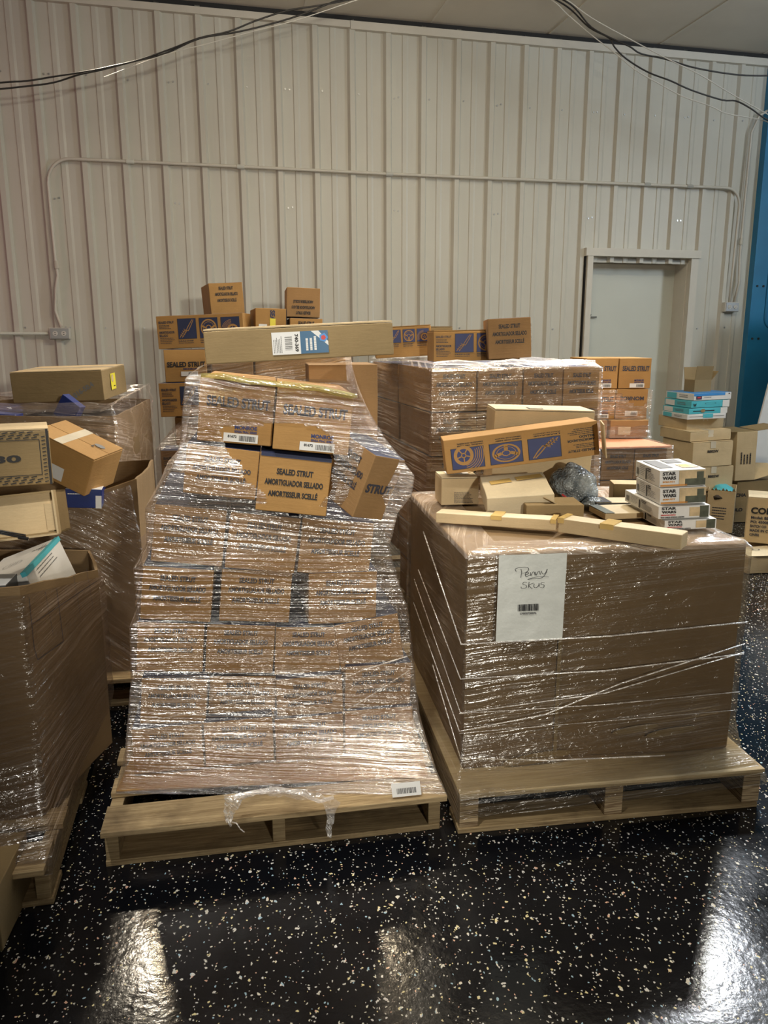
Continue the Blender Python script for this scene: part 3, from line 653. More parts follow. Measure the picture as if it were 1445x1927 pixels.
def shell(name, r, pts, z0, zr, mat, t=.010, seg=10, wav=.006, seed=0.0):
    """gaylord wall: open polygonal tube with thickness and slightly buckled faces; pts counter-clockwise from above"""
    n = len(pts); O = []; 
    for k in range(n):
        a, b = Vector(pts[k]), Vector(pts[(k + 1) % n]); za, zb = zr[k], zr[(k + 1) % n]
        for i in range(seg): q = i / seg; O.append((a.lerp(b, q), za * (1 - q) + zb * q, math.sin(math.pi * q)))
    c = sum((o[0] for o in O), Vector((0, 0))) / len(O); N_ = len(O); nz = 10; V = []
    for side in (0, 1):
        for j in range(nz + 1):
            for (p, zt, bl) in O:
                z = z0 + (zt - z0) * j / nz; dr = (p - c).normalized(); w = noise.noise(Vector((p.x * 2.5, p.y * 2.5, z * 2 + seed))) * wav * 2 * bl
                q = p + dr * w - dr * (t if side else 0); V.append((q.x, q.y, z + (noise.noise(Vector((p.x * 14, p.y * 14, seed))) * .006 if j == nz else 0)))
    F = []
    for j in range(nz):
        for i in range(N_):
            a, b = j * N_ + i, j * N_ + (i + 1) % N_; F.append((a, b, b + N_, a + N_)); k = (nz + 1) * N_; F.append((a + k, a + k + N_, b + k + N_, b + k))
    tp = nz * N_; k = (nz + 1) * N_
    for i in range(N_): F.append((tp + i, tp + (i + 1) % N_, tp + k + (i + 1) % N_, tp + k + i))
    m = MB(); m.add(V, F, mat); return m.build(name, r, False)

# ================================================================== centre pallet (torn film, SEALED STRUT cartons)
B0 = (-.815, 2.017, 0); BY = 10.3; FB = frame(B0, BY)
pallet('worn pine pallet under the strut cartons with torn film at front centre-left', B0, BY, 1.005, 1.2, n=7)
r = thing('slip_sheet', 'brown cardboard slip sheet lying between the worn pallet and the strut cartons', 'cardboard sheet', FB(.015, .155, .1435), (BY - 5.5, 0, 0))
carton_body(.97, .60, .006, KRAFT, None, .001, 3, 8, 'sheet', r)
rows = [('bottom row', .312, .155, [(.062, .218, 0, 0), (.283, .222, 0, 0), (.508, .226, 0, 0), (.737, .232, 0, 0)]),
        ('second row up', .0, .155, [(.087, .205, .475, .455), (.295, .219, .447, .430), (.518, .219, .437, .440), (.740, .225, .462, .458)]),
        ('third row up', .0, .165, [(.082, .208, .649, .630), (.293, .219, .627, .607), (.514, .216, .603, .590), (.733, .217, .598, .628)]),
        ('fourth row up', .0, .172, [(.106, .218, .832, .806), (.345, .225, .805, .782), (.628, .226, .778, .772)]),
        ('fifth row up', .0, .180, [(.149, .219, 1.022, .992), (.371, .221, .990, .957), (.596, .235, .960, .930)])]
cols = {4: ['leftmost', 'second from left', 'second from right', 'rightmost'], 3: ['left', 'middle', 'right']}
rg = random.Random(5)
for nm, zz, h, bx in rows:
    for k, (x, w, zl, zr_) in enumerate(bx):
        if zz: zl = zr_ = zz + rg.uniform(-.004, .004)
        ro = math.degrees(math.atan2(zl - zr_, w)); dy = rg.uniform(-.008, .008) - (.052 if nm == 'bottom row' else .026 if nm == 'second row up' else 0)
        if nm == 'second row up' and k == 1: dy = .012
        zb = zl - h * math.cos(rad(ro)); 
        r = carton(f'film-wrapped SEALED STRUT carton, {cols[len(bx)][k]} in the {nm} of the worn pallet', FB(x, .272 + dy, zb), (BY + rg.uniform(-1, 1), 0, ro), (w - .004, .62, h), KRAFT, NAVY, 'strut cartons wrapped on the centre pallet', 'strut_carton')
        strut_text(r, (w - .004, .62, h), top=.80 if nm != 'third row up' else .84)
        if k == len(bx) - 1:
            O, X, Y = face('right', w - .004, .62, h); t = MB(); t.text(O, X, Y, 'SEALED STRUT', .2, h * .5, .3, h * .2, INKB); t.build('printed_text', r)
# upper group
G_ = 'strut cartons of the leaning upper block'
D_ = (.215, .56, .150); r = carton('SEALED STRUT carton half under film, lower left of the leaning upper block', (-.603, 2.300, 1.060), (8, 0, 8), D_, KRAFT, NAVY, G_, 'strut_carton'); strut_text(r, D_, top=.74)
D_ = (.216, .58, .179); r = carton('SEALED STRUT carton seen clear through the torn film, lower right of the upper block', (-.391, 2.318, 1.003), (7.5, 0, 7.5), D_, KRAFT, NAVY, G_, 'strut_carton'); strut_text(r, D_, ink=INK, top=.70, sc=1.02); m = MB(); m.box((.002, -.0028, .168), (.214, -.0012, .179), NAVY); m.build('navy_band', r)
D_ = (.220, .56, .184); r = carton('SEALED STRUT carton with a barcode label, upper left of the leaning block', (-.555, 2.310, 1.216), (7.8, 0, 6.3), D_, KRAFT, KRAFT, G_, 'strut_carton'); sealed_big(r, D_, seed=3)
D_ = (.226, .56, .184); r = carton('SEALED STRUT carton with a barcode label, upper right of the leaning block', (-.331, 2.305, 1.190), (7.9, 0, 6.5), D_, KRAFT, KRAFT, G_, 'strut_carton'); sealed_big(r, D_, seed=4)
D_ = (.205, .12, .205); r = carton('strut carton tipped sideways under film at the right of the upper block', (-.212, 2.455, 1.042), (-50, -13, 17), D_, KRAFT_D, NAVY, G_, 'strut_carton'); strut_text(r, D_, top=.8); O, X, Y = face('right', *D_); t = MB(); t.text(O, X, Y, 'STRUT', .06, .1, .10, .03, INKB); t.build('printed_text', r)
r = carton('dark brown carton under film behind the leaning strut block', (-.27, 2.86, 1.02), (8, 0, 0), (.25, .3, .40), KRAFT_D, KRAFT_D, None, 'carton')
# long flat carton
PL = aty(388, 686, 2.26); PR = aty(740.7, 667, 2.33)
yw = math.degrees(math.atan2(PR.y - PL.y, PR.x - PL.x)); ro = -math.degrees(math.atan2(PR.z - PL.z, math.hypot(PR.x - PL.x, PR.y - PL.y)))
D_ = ((PR - PL).length, .20, .095)
r = carton('long flat tan carton with a white and blue label on top of the centre stack', PL, (yw, 1.5, ro), D_, TAN, TAN_L, None, 'carton', flaps=True)
w, d, h = D_; O, X, Y = face('front', *D_, e=EPS + .0012)
m = MB(); m.quad(O, X, Y, w * .352, h * .17, w * .502, h * .83, WHITE); s = m.build('white_label', r); O2 = O + X.cross(Y) * .0005
t = MB(); barcode(t, O2, X, Y, 0, 0, 0, 0)
for i in range(22): 
    if i % 3 != 1: t.quad(O2, X, Y, w * .42, h * (.30 + .018 * i), w * .458, h * (.30 + .018 * i) + h * (.011 if i % 2 else .006), INK)
t.text(O2, X, Y, '740-369', w * .482, h * .50, h * .52, h * .11, INK, -90); lines(t, O2, Y, -X, h * .22, -w * .36, h * .5, 6, w * .008, w * .003, GREYINK); t.build('printed_text', s)
m = MB(); m.quad(O, X, Y, w * .502, h * .17, w * .650, h * .83, BLUE); s = m.build('blue_label', r)
t = MB(); lines(t, O2, Y, -X, h * .26, -w * .53, h * .45, 3, w * .022, w * .012, WHITE); t.add([O2 + X * a + Y * b for a, b in ((w * .56, h * .83), (w * .60, h * .83), (w * .650, h * .50), (w * .650, h * .38))], [(0, 1, 2, 3)], WHITE)
t.build('printed_text', s); t = MB(); O3 = O2 + X.cross(Y) * .0006; t.ring(O3, X, Y, w * .625, h * .62, 0, h * .14, SKY, n=5); t.ring(O3 + X.cross(Y) * .0003, X, Y, w * .625, h * .62, 0, h * .08, RED, n=5); t.build('printed_logo', s)
# its film
PF = FB(.3, .2)
hp = []
for q in [(405, 812), (440, 800), (500, 797), (556, 795), (607, 806), (626, 859), (622, 925), (597, 960), (556, 976), (528, 966), (500, 940), (470, 905), (423, 845)]:
    X_ = onplane(*q, PF, BY); l = X_ - Vector(B0); hp.append((l.x * math.cos(rad(BY)) + l.y * math.sin(rad(BY)), X_.z))
def hole_b(c, i):
    if i > 1 or c.z < .95: return False
    l = c - Vector(B0); t_ = l.x * math.cos(rad(BY)) + l.y * math.sin(rad(BY)); j = .012 * noise.noise(Vector((t_ * 25, c.z * 25, 1)))
    return inpoly(t_ + j, c.z + j, hp)
def rg4(a, b, c, d): return [FB(*a), FB(*b), FB(*c), FB(*d)]
RB = [rg4((.012, .150, .142), (1.015, -.045, .140), (1.02, 1.0, .14), (-.01, 1.0, .14)),
      rg4((.035, .185, .17), (1.005, .06, .17), (1.01, 1.0, .18), (.02, 1.0, .18)),
      rg4((.048, .206, .30), (.980, .195, .30), (.98, 1.0, .3), (.05, 1.0, .3)),
      rg4((.070, .235, .475), (.972, .235, .46), (.97, 1.0, .46), (.07, 1.0, .47)),
      rg4((.074, .256, .64), (.958, .260, .62), (.96, 1.0, .63), (.07, 1.0, .64)),
      rg4((.096, .262, .66), (.955, .262, .64), (.955, 1.0, .65), (.09, 1.0, .66)),
      rg4((.098, .258, .825), (.905, .256, .80), (.93, 1.0, .82), (.1, 1.0, .82)),
      rg4((.140, .262, .85), (.89, .252, .86), (.93, 1.0, .86), (.12, 1.0, .85)),
      rg4((.146, .258, 1.015), (.91, .20, .98), (.92, 1.0, 1.0), (.14, 1.0, 1.0)),
      rg4((.165, .235, 1.04), (.945, .17, 1.04), (.93, 1.0, 1.04), (.15, 1.0, 1.04)),
      rg4((.235, .205, 1.14), (.955, .165, 1.10), (.92, 1.0, 1.14), (.22, 1.0, 1.12)),
      rg4((.262, .212, 1.215), (.86, .16, 1.22), (.89, 1.0, 1.26), (.25, 1.0, 1.25)),
      rg4((.285, .222, 1.395), (.775, .168, 1.365), (.87, .95, 1.455), (.29, 1.0, 1.41)),
      rg4((.30, .26, 1.412), (.76, .24, 1.385), (.84, .90, 1.462), (.32, .9, 1.42))]
fb = film('stretch_wrap', 'glossy clear stretch film, torn open in front, around the worn centre pallet', RB, FILM_H, hole_b, samples=(120, 60), step=.010, amp=.0020, seed=2.0, top=[(3, FILM), (7, FILM_H), (11, FILM)])
pts = [onplane(x, y, FB(.3, .175), BY) for x, y in ((378, 706), (420, 708), (470, 718), (540, 724), (600, 731), (660, 745), (672, 745))]
uvtube('rolled_film_edge', pts, [.006, .010, .008, .010, .009, .010, .006], FILM_Y, fb)
def hang(pts, ww, seed=0, mat=FILM_ROPE, nm='torn_film_strip', par=None):
    """a crumpled ribbon of film following pts"""
    V = []; F = []; K = 7; P = []
    for a, b in zip(pts[:-1], pts[1:]):
        for i in range(5): P.append((Vector(a[0]).lerp(Vector(b[0]), i / 5), a[1] + (b[1] - a[1]) * i / 5))
    P.append((Vector(pts[-1][0]), pts[-1][1]))
    for j, (p, w_) in enumerate(P):
        for k in range(K):
            u = k / (K - 1) - .5; q = noise.noise(Vector((j * .5, k * 1.3, seed))) * .012
            V.append(p + FBx * (u * w_) + FBn * (-.004 - abs(q) - .006 * math.sin(k * 2.1 + j))); 
    F = [(j * K + k, j * K + k + 1, (j + 1) * K + k + 1, (j + 1) * K + k) for j in range(len(P) - 1) for k in range(K - 1)]
    m = MB(); m.add(V, F, mat); o = m.build(nm, par, True); uv = o.data.uv_layers.new(name='UVMap')
    for l in o.data.loops: c = o.data.vertices[l.vertex_index].co; uv.data[l.index].uv = (c.x, c.z)
    return o
FBx = Vector((math.cos(rad(BY)), math.sin(rad(BY)), 0)); FBn = Vector((-math.sin(rad(BY)), math.cos(rad(BY)), 0))
PP = FB(.3, -.07)
op = lambda x, y: onplane(x, y, PP, BY)
hang([(op(455, 1492), .10), (op(440, 1505), .05), (op(432, 1525), .035), (op(430, 1545), .012), (op(436, 1552), .004)], .05, 1, par=fb)
hang([(op(470, 1490), .16), (op(530, 1488), .12), (op(565, 1494), .10), (op(590, 1500), .08), (op(624, 1508), .05), (op(622, 1535), .022), (op(618, 1560), .018), (op(620, 1573), .010)], .05, 3, par=fb)
uvtube('torn_film_strip', [op(434, 1546), op(445, 1549), op(452, 1560), op(460, 1566)], .0018, FILM_ROPE, fb)
uvtube('torn_film_strip', [op(440, 1500), op(470, 1492), op(520, 1484), op(560, 1490), op(600, 1508), op(628, 1500)], .006, FILM_ROPE, fb)
# diagonal pulled strands across the lower front
PD = FB(.3, .235)
for a in (((500, 1345), (590, 1300), (680, 1262), (766, 1235)), ((430, 1440), (560, 1390), (680, 1320), (770, 1262)), ((270, 1360), (430, 1325), (560, 1300))):
    uvtube('pulled_film_strand', [onplane(x, y, PD, BY) for x, y in a], .0022, FILM_ROPE, fb)
r = thing('shipping_label', 'torn white barcode label at the foot of the worn centre pallet load', 'label', FB(.845, -.040, .150), (BY, -38, 0)); m = MB(); m.box((0, 0, 0), (.09, .0015, .040), WHITE); s = m.build('label_sheet', r)
t = MB(); barcode(t, Vector((0, -.0008, 0)), Vector((1, 0, 0)), Vector((0, 0, 1)), .015, .008, .06, .016, seed=8); t.build('printed_barcode', s)

# ================================================================== right pallet: large carton, Penny Skus
C0 = (.232, 2.169, 0); CY = 8.1; FC = frame(C0, CY)
pallet('plywood-topped laminated pallet under the big brown carton at right', C0, CY, 1.008, 1.22, h=.142, style='ply')
r = thing('gaylord_box', 'big closed brown bulk carton with a Penny Skus sheet, on the plywood pallet', 'box', FC(.040, .128, .1425), (CY, 0, 0))
carton_body(.925, .99, .723, GAY, None, .005, 9, 9, 'body', r, bevel=.006)
m = MB(); m.box((.30, -.010, .02), (.312, -.006, .70), TAN); m.build('side_seam', r)
for x0, y0, x1, y1 in ((.13, .035, .36, .05), (.50, .075, .66, .095), (.62, .045, .80, .062)):
    m = MB(); m.ring(Vector((0, -.012, 0)), Vector((1, 0, .1)), Vector((0, 0, 1)), (x0 + x1) / 2, (y0 + y1) / 2 - .04, 0, (x1 - x0) / 2, TAN, sy=.16); m.build('scuff_patch', r)
yz = .105
RC = [[FC(-.014, -.022, .062), FC(1.014, -.022, .092), FC(1.014, 1.23, .09), FC(-.014, 1.23, .06)],
      [FC(-.012, -.022, .120), FC(1.014, -.022, .128), FC(1.014, 1.23, .13), FC(-.012, 1.23, .13)],
      [FC(-.010, -.010, .150), FC(1.000, .02, .150), FC(1.00, 1.2, .15), FC(-.01, 1.2, .15)],
      [FC(.008, .060, .175), FC(.985, .085, .17), FC(.98, 1.15, .18), FC(.008, 1.15, .18)],
      [FC(.028, .112, .26), FC(.974, .112, .26), FC(.972, 1.13, .26), FC(.024, 1.13, .26)],
      [FC(.032, .112, .855), FC(.972, .112, .855), FC(.972, 1.13, .855), FC(.03, 1.13, .855)],
      [FC(.05, .128, .874), FC(.955, .128, .874), FC(.955, 1.11, .874), FC(.05, 1.11, .874)],
      [FC(.16, .25, .871), FC(.80, .25, .871), FC(.8, .95, .871), FC(.2, .95, .871)]]
fc = film('stretch_wrap', 'smooth clear stretch film around the big brown carton and plywood pallet', RC, FILM_C, None, samples=(90, 80), step=.012, amp=.0028, seed=11.0, top=[(5, FILM_T)])
def bandC(pts, rr=.0018):
    uvtube('film_rope', [FC(x, y, z) for x, y, z in pts], rr, FILM_ROPE, fc)
bandC([(.015, .7, .80), (.020, .102, .585), (.5, .100, .585), (.974, .104, .605)], .0025); bandC([(.016, .8, .62), (.020, .102, .470), (.5, .1, .468), (.974, .104, .495)], .0022)
bandC([(.018, .9, .55), (.022, .102, .355), (.5, .1, .39), (.974, .104, .50)], .0018); bandC([(.018, .102, .353), (.5, .1, .350), (.972, .104, .36)], .0012)
bandC([(.016, .9, .45), (.020, .102, .292), (.3, .1, .33), (.55, .1, .42), (.974, .104, .53)], .0020); bandC([(.02, .102, .285), (.972, .104, .295)], .0010)
bandC([(.014, .5, .35), (.022, .09, .205), (.3, .07, .185), (.7, .06, .175)], .0022)
# document
r = thing('paper_sheet', 'white letter sheet handwritten Penny Skus taped on the big brown carton', 'paper', FC(.130, .1015, .587), (CY, 0, 0.5))
m = MB(); V = []; F = []
for j in range(13):
    for i in range(11): V.append((.216 * i / 10, .0025 * noise.noise(Vector((i * .5, j * .45, 3))), .279 * j / 12))
m.add(V, [(j * 11 + i, j * 11 + i + 1, (j + 1) * 11 + i + 1, (j + 1) * 11 + i) for j in range(12) for i in range(10)], PAPER); m.build('sheet', r, True)
O, X, Y = Vector((0, -.0032, 0)), Vector((1, 0, 0)), Vector((0, 0, 1)); t = MB(); sc = .216 / 267
def hw(pts, w_=.0013):
    o = []
    P = [((x - 365) * sc, (717 - y) * sc) for x, y in pts]
    for i in range(len(P) - 1):
        p0, p1, p2, p3 = P[max(i - 1, 0)], P[i], P[i + 1], P[min(i + 2, len(P) - 1)]
        for s_ in range(5):
            q = s_ / 5; o.append(tuple(.5 * ((2 * p1[k]) + (p2[k] - p0[k]) * q + (2 * p0[k] - 5 * p1[k] + 4 * p2[k] - p3[k]) * q * q + (-p0[k] + 3 * p1[k] - 3 * p2[k] + p3[k]) * q ** 3) for k in (0, 1)))
    o.append(P[-1]); t.line(O, X, Y, o, w_, INK)
hw([(452, 428), (455, 440), (453, 458), (452, 462)]); hw([(434, 437), (430, 428), (445, 422), (475, 422), (482, 432), (470, 443), (453, 444)])
hw([(470, 452), (482, 447), (480, 441), (471, 446), (472, 457), (488, 455)]); hw([(490, 442), (492, 456), (498, 443), (505, 442), (508, 455)]); hw([(510, 441), (513, 455), (520, 441), (526, 441), (529, 453)])
hw([(533, 438), (537, 449), (548, 449), (556, 431)]); hw([(556, 431), (550, 450), (535, 466), (505, 468), (480, 470), (520, 461), (563, 463)])
hw([(478, 481), (466, 480), (462, 488), (476, 494), (474, 503), (458, 504), (456, 498)]); hw([(486, 480), (484, 504)]); hw([(504, 485), (486, 494), (500, 507)]); hw([(507, 488), (506, 500), (515, 504), (524, 497), (526, 487), (527, 500)]); hw([(547, 485), (536, 485), (534, 492), (546, 495), (544, 505), (532, 504)])
t.build('handwriting', r); t = MB(); barcode(t, O, X, Y, .066, .098, .068, .022, seed=21); t.text(O, X, Y, 'LP000720076', .1, .090, .052, .007, GREYINK); t.build('printed_barcode', r)

# things lying on the big carton
ZC = .8765
P = [at(820, 984, ZC), at(1049, 1002, ZC), at(1281, 1036, ZC)]
r = thing('tube_carton', 'long slim tan carton folded in the middle, lying across the big brown carton', 'box', P[0])
for k in (0, 1):
    a, b = P[k], P[k + 1]; yw = math.atan2(b.y - a.y, b.x - a.x); L_ = (b - a).length - (.006 if k == 0 else 0); hh = (.036, .048)[k]
    o = carton_body(L_, .072, hh, TAN_L, CREAM, .002, 30 + k, 8, 'half', r, .003); o.location = a - P[0] + Vector((0, 0, .0005)) ; o.rotation_euler = (0, 0 if k else rad(-.6), yw)
    for q in ((.47, .56), (.955, 1.0)) if k == 0 else ((0, .05), (.36, .47)):
        m = MB(); m.box((L_ * q[0], -.004, hh * .7), (L_ * q[1], .076, hh + .0035), TAPE); s = m.build('amber_tape', o)
D_ = (.147, .145, .108); r = carton('small tan carton with a barcode label on its lid, left on the big carton', (.223, 2.983, ZC), (5.8, 0, 0), D_, TAN_L, CREAM, None, flaps=True)
O, X, Y = face('top', *D_, e=.0045); m = MB(); m.quad(O, X, Y, .03, .05, .12, .13, WHITE); s = m.build('barcode_label', r); t = MB(); barcode(t, O + Vector((0, 0, .0006)), X, Y, .035, .06, .06, .03); t.build('printed_barcode', s)
O, X, Y = face('front', *D_); t = MB(); lines(t, O, X, Y, .05, .05, .075, 9, .005, .0018, INKB); t.build('printed_text', r)
D_ = (.240, .252, .075); r = carton('cream open-flapped carton with two amber tape pieces, front middle of the big carton', (.372, 2.740, .880), (-1, 9, -4), D_, CREAM, CREAM, None, amp=.003)
for x0, y0, x1, y1, a in ((.03, .13, .11, .17, 0), (.13, .16, .23, .20, 0)):
    m = MB(); m.add([(x0, y0, .079), (x1, y0 + .02, .079), (x1 - .005, y1 + .02, .079), (x0 - .005, y1, .079)], [(0, 1, 2, 3)], TAPE); m.build('amber_tape', r)
D_ = (.205, .14, .062); r = carton('plain brown carton tucked beside the cream carton behind the folded tube', (.50, 2.68, ZC), (2, 0, 0), D_, TAN, TAN, None)
m = MB(); m.box((0, 0, -.002), (.10, .16, .001), TAN_L); f = m.build('side_flap', r); f.location = (.07, .02, .085); f.rotation_euler = (rad(-12), rad(28), 0)
D_ = (.40, .24, .36); r = carton('tall tan carton with a split lid standing behind the picture-printed strut carton', (.434, 3.13, ZC), (0, 0, 1.5), D_, TAN_L, CREAM, None, flaps=True, amp=.003)
m = MB(); m.quad(Vector((0, 0, .3642)), Vector((1, 0, 0)), Vector((0, 1, 0)), .14, .02, .20, .10, GREYINK); m.quad(Vector((0, 0, .3646)), Vector((1, 0, 0)), Vector((0, 1, 0)), .145, .025, .195, .095, CREAM); m.build('printed_square', r)
PQ0, PQ1 = aty(841, 893, 2.93), aty(1128.5, 855.6, 2.93); D_ = ((PQ1 - PQ0).length, .145, .130)
r = carton('strut carton printed with three upside-down blue pictures, tilted on the big carton', PQ0, (0, 0, -math.degrees(math.atan2(PQ1.z - PQ0.z, PQ1.x - PQ0.x))), D_, KRAFT, KRAFT, None, 'strut_carton')
pictures(r, D_, flip=True, ink=INK)
m = MB(); m.box((D_[0], .0, .002), (D_[0] + .004, .14, .125), TAN_L); f = m.build('end_flap', r); f.rotation_euler = (0, 0, rad(-10)); f.location = (.004, .0, 0)
# bubble-wrapped parts
def lump(name, label, loc, sx, sy, sz, mat, seed=0, cat='packed item', rot=(0, 0, 0), group=None, bumpamp=.22):
    bm = bmesh.new(); bmesh.ops.create_icosphere(bm, subdivisions=4, radius=1)
    for v in bm.verts:
        c = v.co.copy(); k = 1 + bumpamp * noise.noise(c * 1.6 + Vector((seed, 0, 0))) + .10 * noise.noise(c * 4 + Vector((0, seed, 0))) + .03 * noise.noise(c * 11)
        v.co = Vector((c.x * sx * k, c.y * sy * k, max(c.z * sz * k, -sz * .8)))
    me = bpy.data.meshes.new('wrap'); bm.to_mesh(me); bm.free(); me.materials.append(mat)
    for p in me.polygons: p.use_smooth = True
    r = thing(name, label, cat, loc, rot, group); o = bpy.data.objects.new('wrap', me); COL.objects.link(o); o.parent = r; return r
r = lump('bubble_wrapped_part', 'grey bubble-wrapped part behind the cream carton on the big carton', (.745, 3.01, .952), .088, .075, .080, BUBBLE, 2, rot=(0, 0, 25))
m = MB(); m.tube([(-.045, -.066, -.050), (-.02, -.075, -.055), (.0, -.07, -.06)], .004, RED, 6); m.build('red_tie', r)
lump('bubble_wrapped_part', 'small silver bubble-wrapped roll in front of the larger bubble-wrapped part', (.800, 2.93, .897), .040, .035, .020, BUBBLE, 5)
r = carton('film-bagged tan carton between the bubble wrap and the white cartons', (.905, 3.03, ZC), (-6, 0, 0), (.155, .09, .075), TAN, TAN_L); O, X, Y = face('front', .155, .09, .075); t = MB(); lines(t, O, X, Y, .06, .05, .08, 3, .010, .006, INKB); t.build('printed_text', r)
r = carton('flat tan carton with black printed edge lying left of the white cartons', (.790, 2.72, ZC), (8, 0, 0), (.20, .15, .022), TAN_L, CREAM)
m = MB(); m.box((0, 0, .0232), (.035, .15, .0245), OLIVE); m.build('printed_band', r)
r = carton('thin black and cream carton lying flat behind the flat tan one', (.800, 2.885, ZC), (3, 0, 0), (.20, .10, .028), BLACKP, CREAM); m = MB(); m.box((0, 0, .0292), (.06, .1, .0305), BLACKP); m.build('printed_band', r)
# stacked white string-light cartons
def star(t, O, X, Y, x, y, w, h):
    t.text(O, X, Y, 'STAR', x + w / 2, y + h * .77, w, h * .42, INK); t.text(O, X, Y, 'WARS', x + w / 2, y + h * .25, w, h * .42, INK)
UU = [(.935, 2.609, 1.0145, .158, .235, .058, 'topmost of the stack', 1), (.937, 2.600, .956, .159, .225, .058, 'second from top', 1),
      (.927, 2.576, .911, .178, .315, .044, 'third from top, wide and thin', 2), (.945, 2.560, .867 + .009, .180, .30, .034, 'bottom of the stack', 2)]
for i, (x, y, z, w, d, h, wh, kind) in enumerate(UU):
    D_ = (w, d, h - .0012); r = carton(f'white string-lights carton with picture, {wh}, on the big carton', (x, y, z), (2.5 + (i - 1) * .8, 0, -2.3 if kind == 1 else -1.5), D_, WHITE, WHITE, 'stacked white light cartons', amp=.0008, bevel=.0015)
    O, X, Y = face('front', *D_, e=.0016); n_ = X.cross(Y) * .0006
    if kind == 1:
        m = MB(); m.quad(O, X, Y, w * .42, h * .04, w * .99, h * .94, SAND); m.quad(O + n_ * .5, X, Y, w * .55, h * .04, w * .99, h * .45, OLIVE); m.quad(O + n_ * .5, X, Y, w * .02, h * .03, w * .6, h * .14, ORANGE); m.quad(O + n_, X, Y, w * .80, h * .30, w * .95, h * .85, OLIVE); m.build('printed_picture', r)
        t = MB(); star(t, O + n_ * 2, X, Y, w * .06, h * .40, w * .29, h * .50); t.text(O + n_ * 2, X, Y, 'BOBA FETT', w * .20, h * .30, w * .26, h * .10, ORANGE); t.build('printed_text', r)
    else:
        m = MB(); m.quad(O, X, Y, w * .60, h * .15, w * .84, h * .85, SAND); m.quad(O + n_ * .5, X, Y, w * .80, h * .04, w * .97, h * .94, OLIVE); m.build('printed_picture', r)
        t = MB(); star(t, O + n_ * 2, X, Y, w * .06, h * .40, w * .28, h * .54); t.text(O + n_ * 2, X, Y, 'MANDALORIAN', w * .19, h * .30, w * .28, h * .11, RED); t.text(O + n_ * 2, X, Y, 'THE CHILD STRING LIGHTS', w * .27, h * .12, w * .46, h * .12, INK); t.build('printed_text', r)
    O, X, Y = face('left', *D_, e=.0016); t = MB()
    t.quad(O, X, Y, d * .06, h * .2, d * .15, h * .62, GREYINK); lines(t, O, X, Y, d * .2, h * .85, d * .22, 6, h * .11, h * .03, GREYINK, i); lines(t, O, X, Y, d * .52, h * .85, d * .15, 2, h * .12, h * .08, INK, i); lines(t, O, X, Y, d * .52, h * .6, d * .32, 5, h * .09, h * .03, GREYINK, i + 4); t.quad(O, X, Y, d * .45, h * .12, d * .49, h * .8, INK); t.build('printed_panel', r)
    if i == 0:
        O, X, Y = face('top', *D_, e=.0016); t = MB(); t.quad(O, X, Y, w * .10, d * .18, w * .40, d * .90, GREYINK); t.quad(O, X, Y, w * .50, d * .60, w * .85, d * .92, GREYINK); t.quad(O, X, Y, w * .58, d * .15, w * .95, d * .45, SAND); t.quad(O + Vector((0, 0, .0006)), X, Y, w * .64, d * .22, w * .80, d * .40, YEL); t.build('printed_panel', r)

# ================================================================== rear strut stack (between the two front pallets)
D0 = (.232, 3.61, 0); DY = 13; FD = frame(D0, DY)
pallet('pine pallet beneath the tall film-wrapped strut stack behind the big carton', D0, DY, .86, 1.3, n=6)
dc = ['leftmost column', 'second column from left', 'third column from left', 'rightmost column']
dr = ['top row', 'second row down', 'third row down', 'fourth row down', 'fifth row down', 'bottom row']
dsrc = None
for j in range(6):
    for k, (x, w) in enumerate(((-.012, .219), (.210, .222), (.435, .200), (.638, .190))):
        z = 1.183 - .205 * j; D_ = (w - .004, .62, .20)
        if j > 3 and k > 1: continue
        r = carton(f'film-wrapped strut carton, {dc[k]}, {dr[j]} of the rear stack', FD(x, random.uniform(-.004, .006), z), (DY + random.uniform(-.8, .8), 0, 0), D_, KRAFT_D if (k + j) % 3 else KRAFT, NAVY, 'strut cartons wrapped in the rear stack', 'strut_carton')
        strut_text(r, D_, top=.80)
for j in range(5):
    carton(f'strut carton at the back left edge, {dr[j]}, of the rear stack', FD(-.01, .65, 1.183 - .205 * j), (DY, 0, 0), (.21, .62, .20), KRAFT_D, NAVY, 'strut cartons wrapped in the rear stack', 'strut_carton')
for k, (x, lb) in enumerate(((.21, 'left'), (.435, 'middle'), (.64, 'right'))): carton(f'strut carton in the back half of the rear stack top, {lb}', FD(x, .65, 1.183), (DY, 0, 0), (.21, .62, .20), KRAFT_D, NAVY, 'strut cartons wrapped in the rear stack', 'strut_carton')
RD = [[FD(-.10, -.05, .12), FD(.88, -.05, .12), FD(.88, 1.33, .12), FD(-.08, 1.33, .12)],
      [FD(-.045, -.02, .5), FD(.85, -.02, .5), FD(.86, 1.3, .5), FD(-.03, 1.3, .5)],
      [FD(-.040, -.018, .97), FD(.845, -.018, .97), FD(.86, 1.3, .97), FD(-.03, 1.3, .97)],
      [FD(-.026, -.016, 1.00), FD(.838, -.016, 1.00), FD(.85, 1.3, 1.0), FD(-.03, 1.3, 1.0)],
      [FD(-.022, -.016, 1.375), FD(.832, -.016, 1.38), FD(.85, 1.31, 1.40), FD(-.02, 1.31, 1.40)],
      [FD(.01, .02, 1.398), FD(.80, .02, 1.402), FD(.83, 1.27, 1.42), FD(.01, 1.27, 1.42)],
      [FD(.16, .18, 1.394), FD(.66, .18, 1.394), FD(.7, .6, 1.395), FD(.15, .6, 1.395)]]
fd = film('stretch_wrap', 'hazy clear stretch film around the tall rear strut stack', RD, FILM_D, None, samples=(70, 60), step=.014, amp=.004, seed=21.0, top=[(4, FILM_T)])
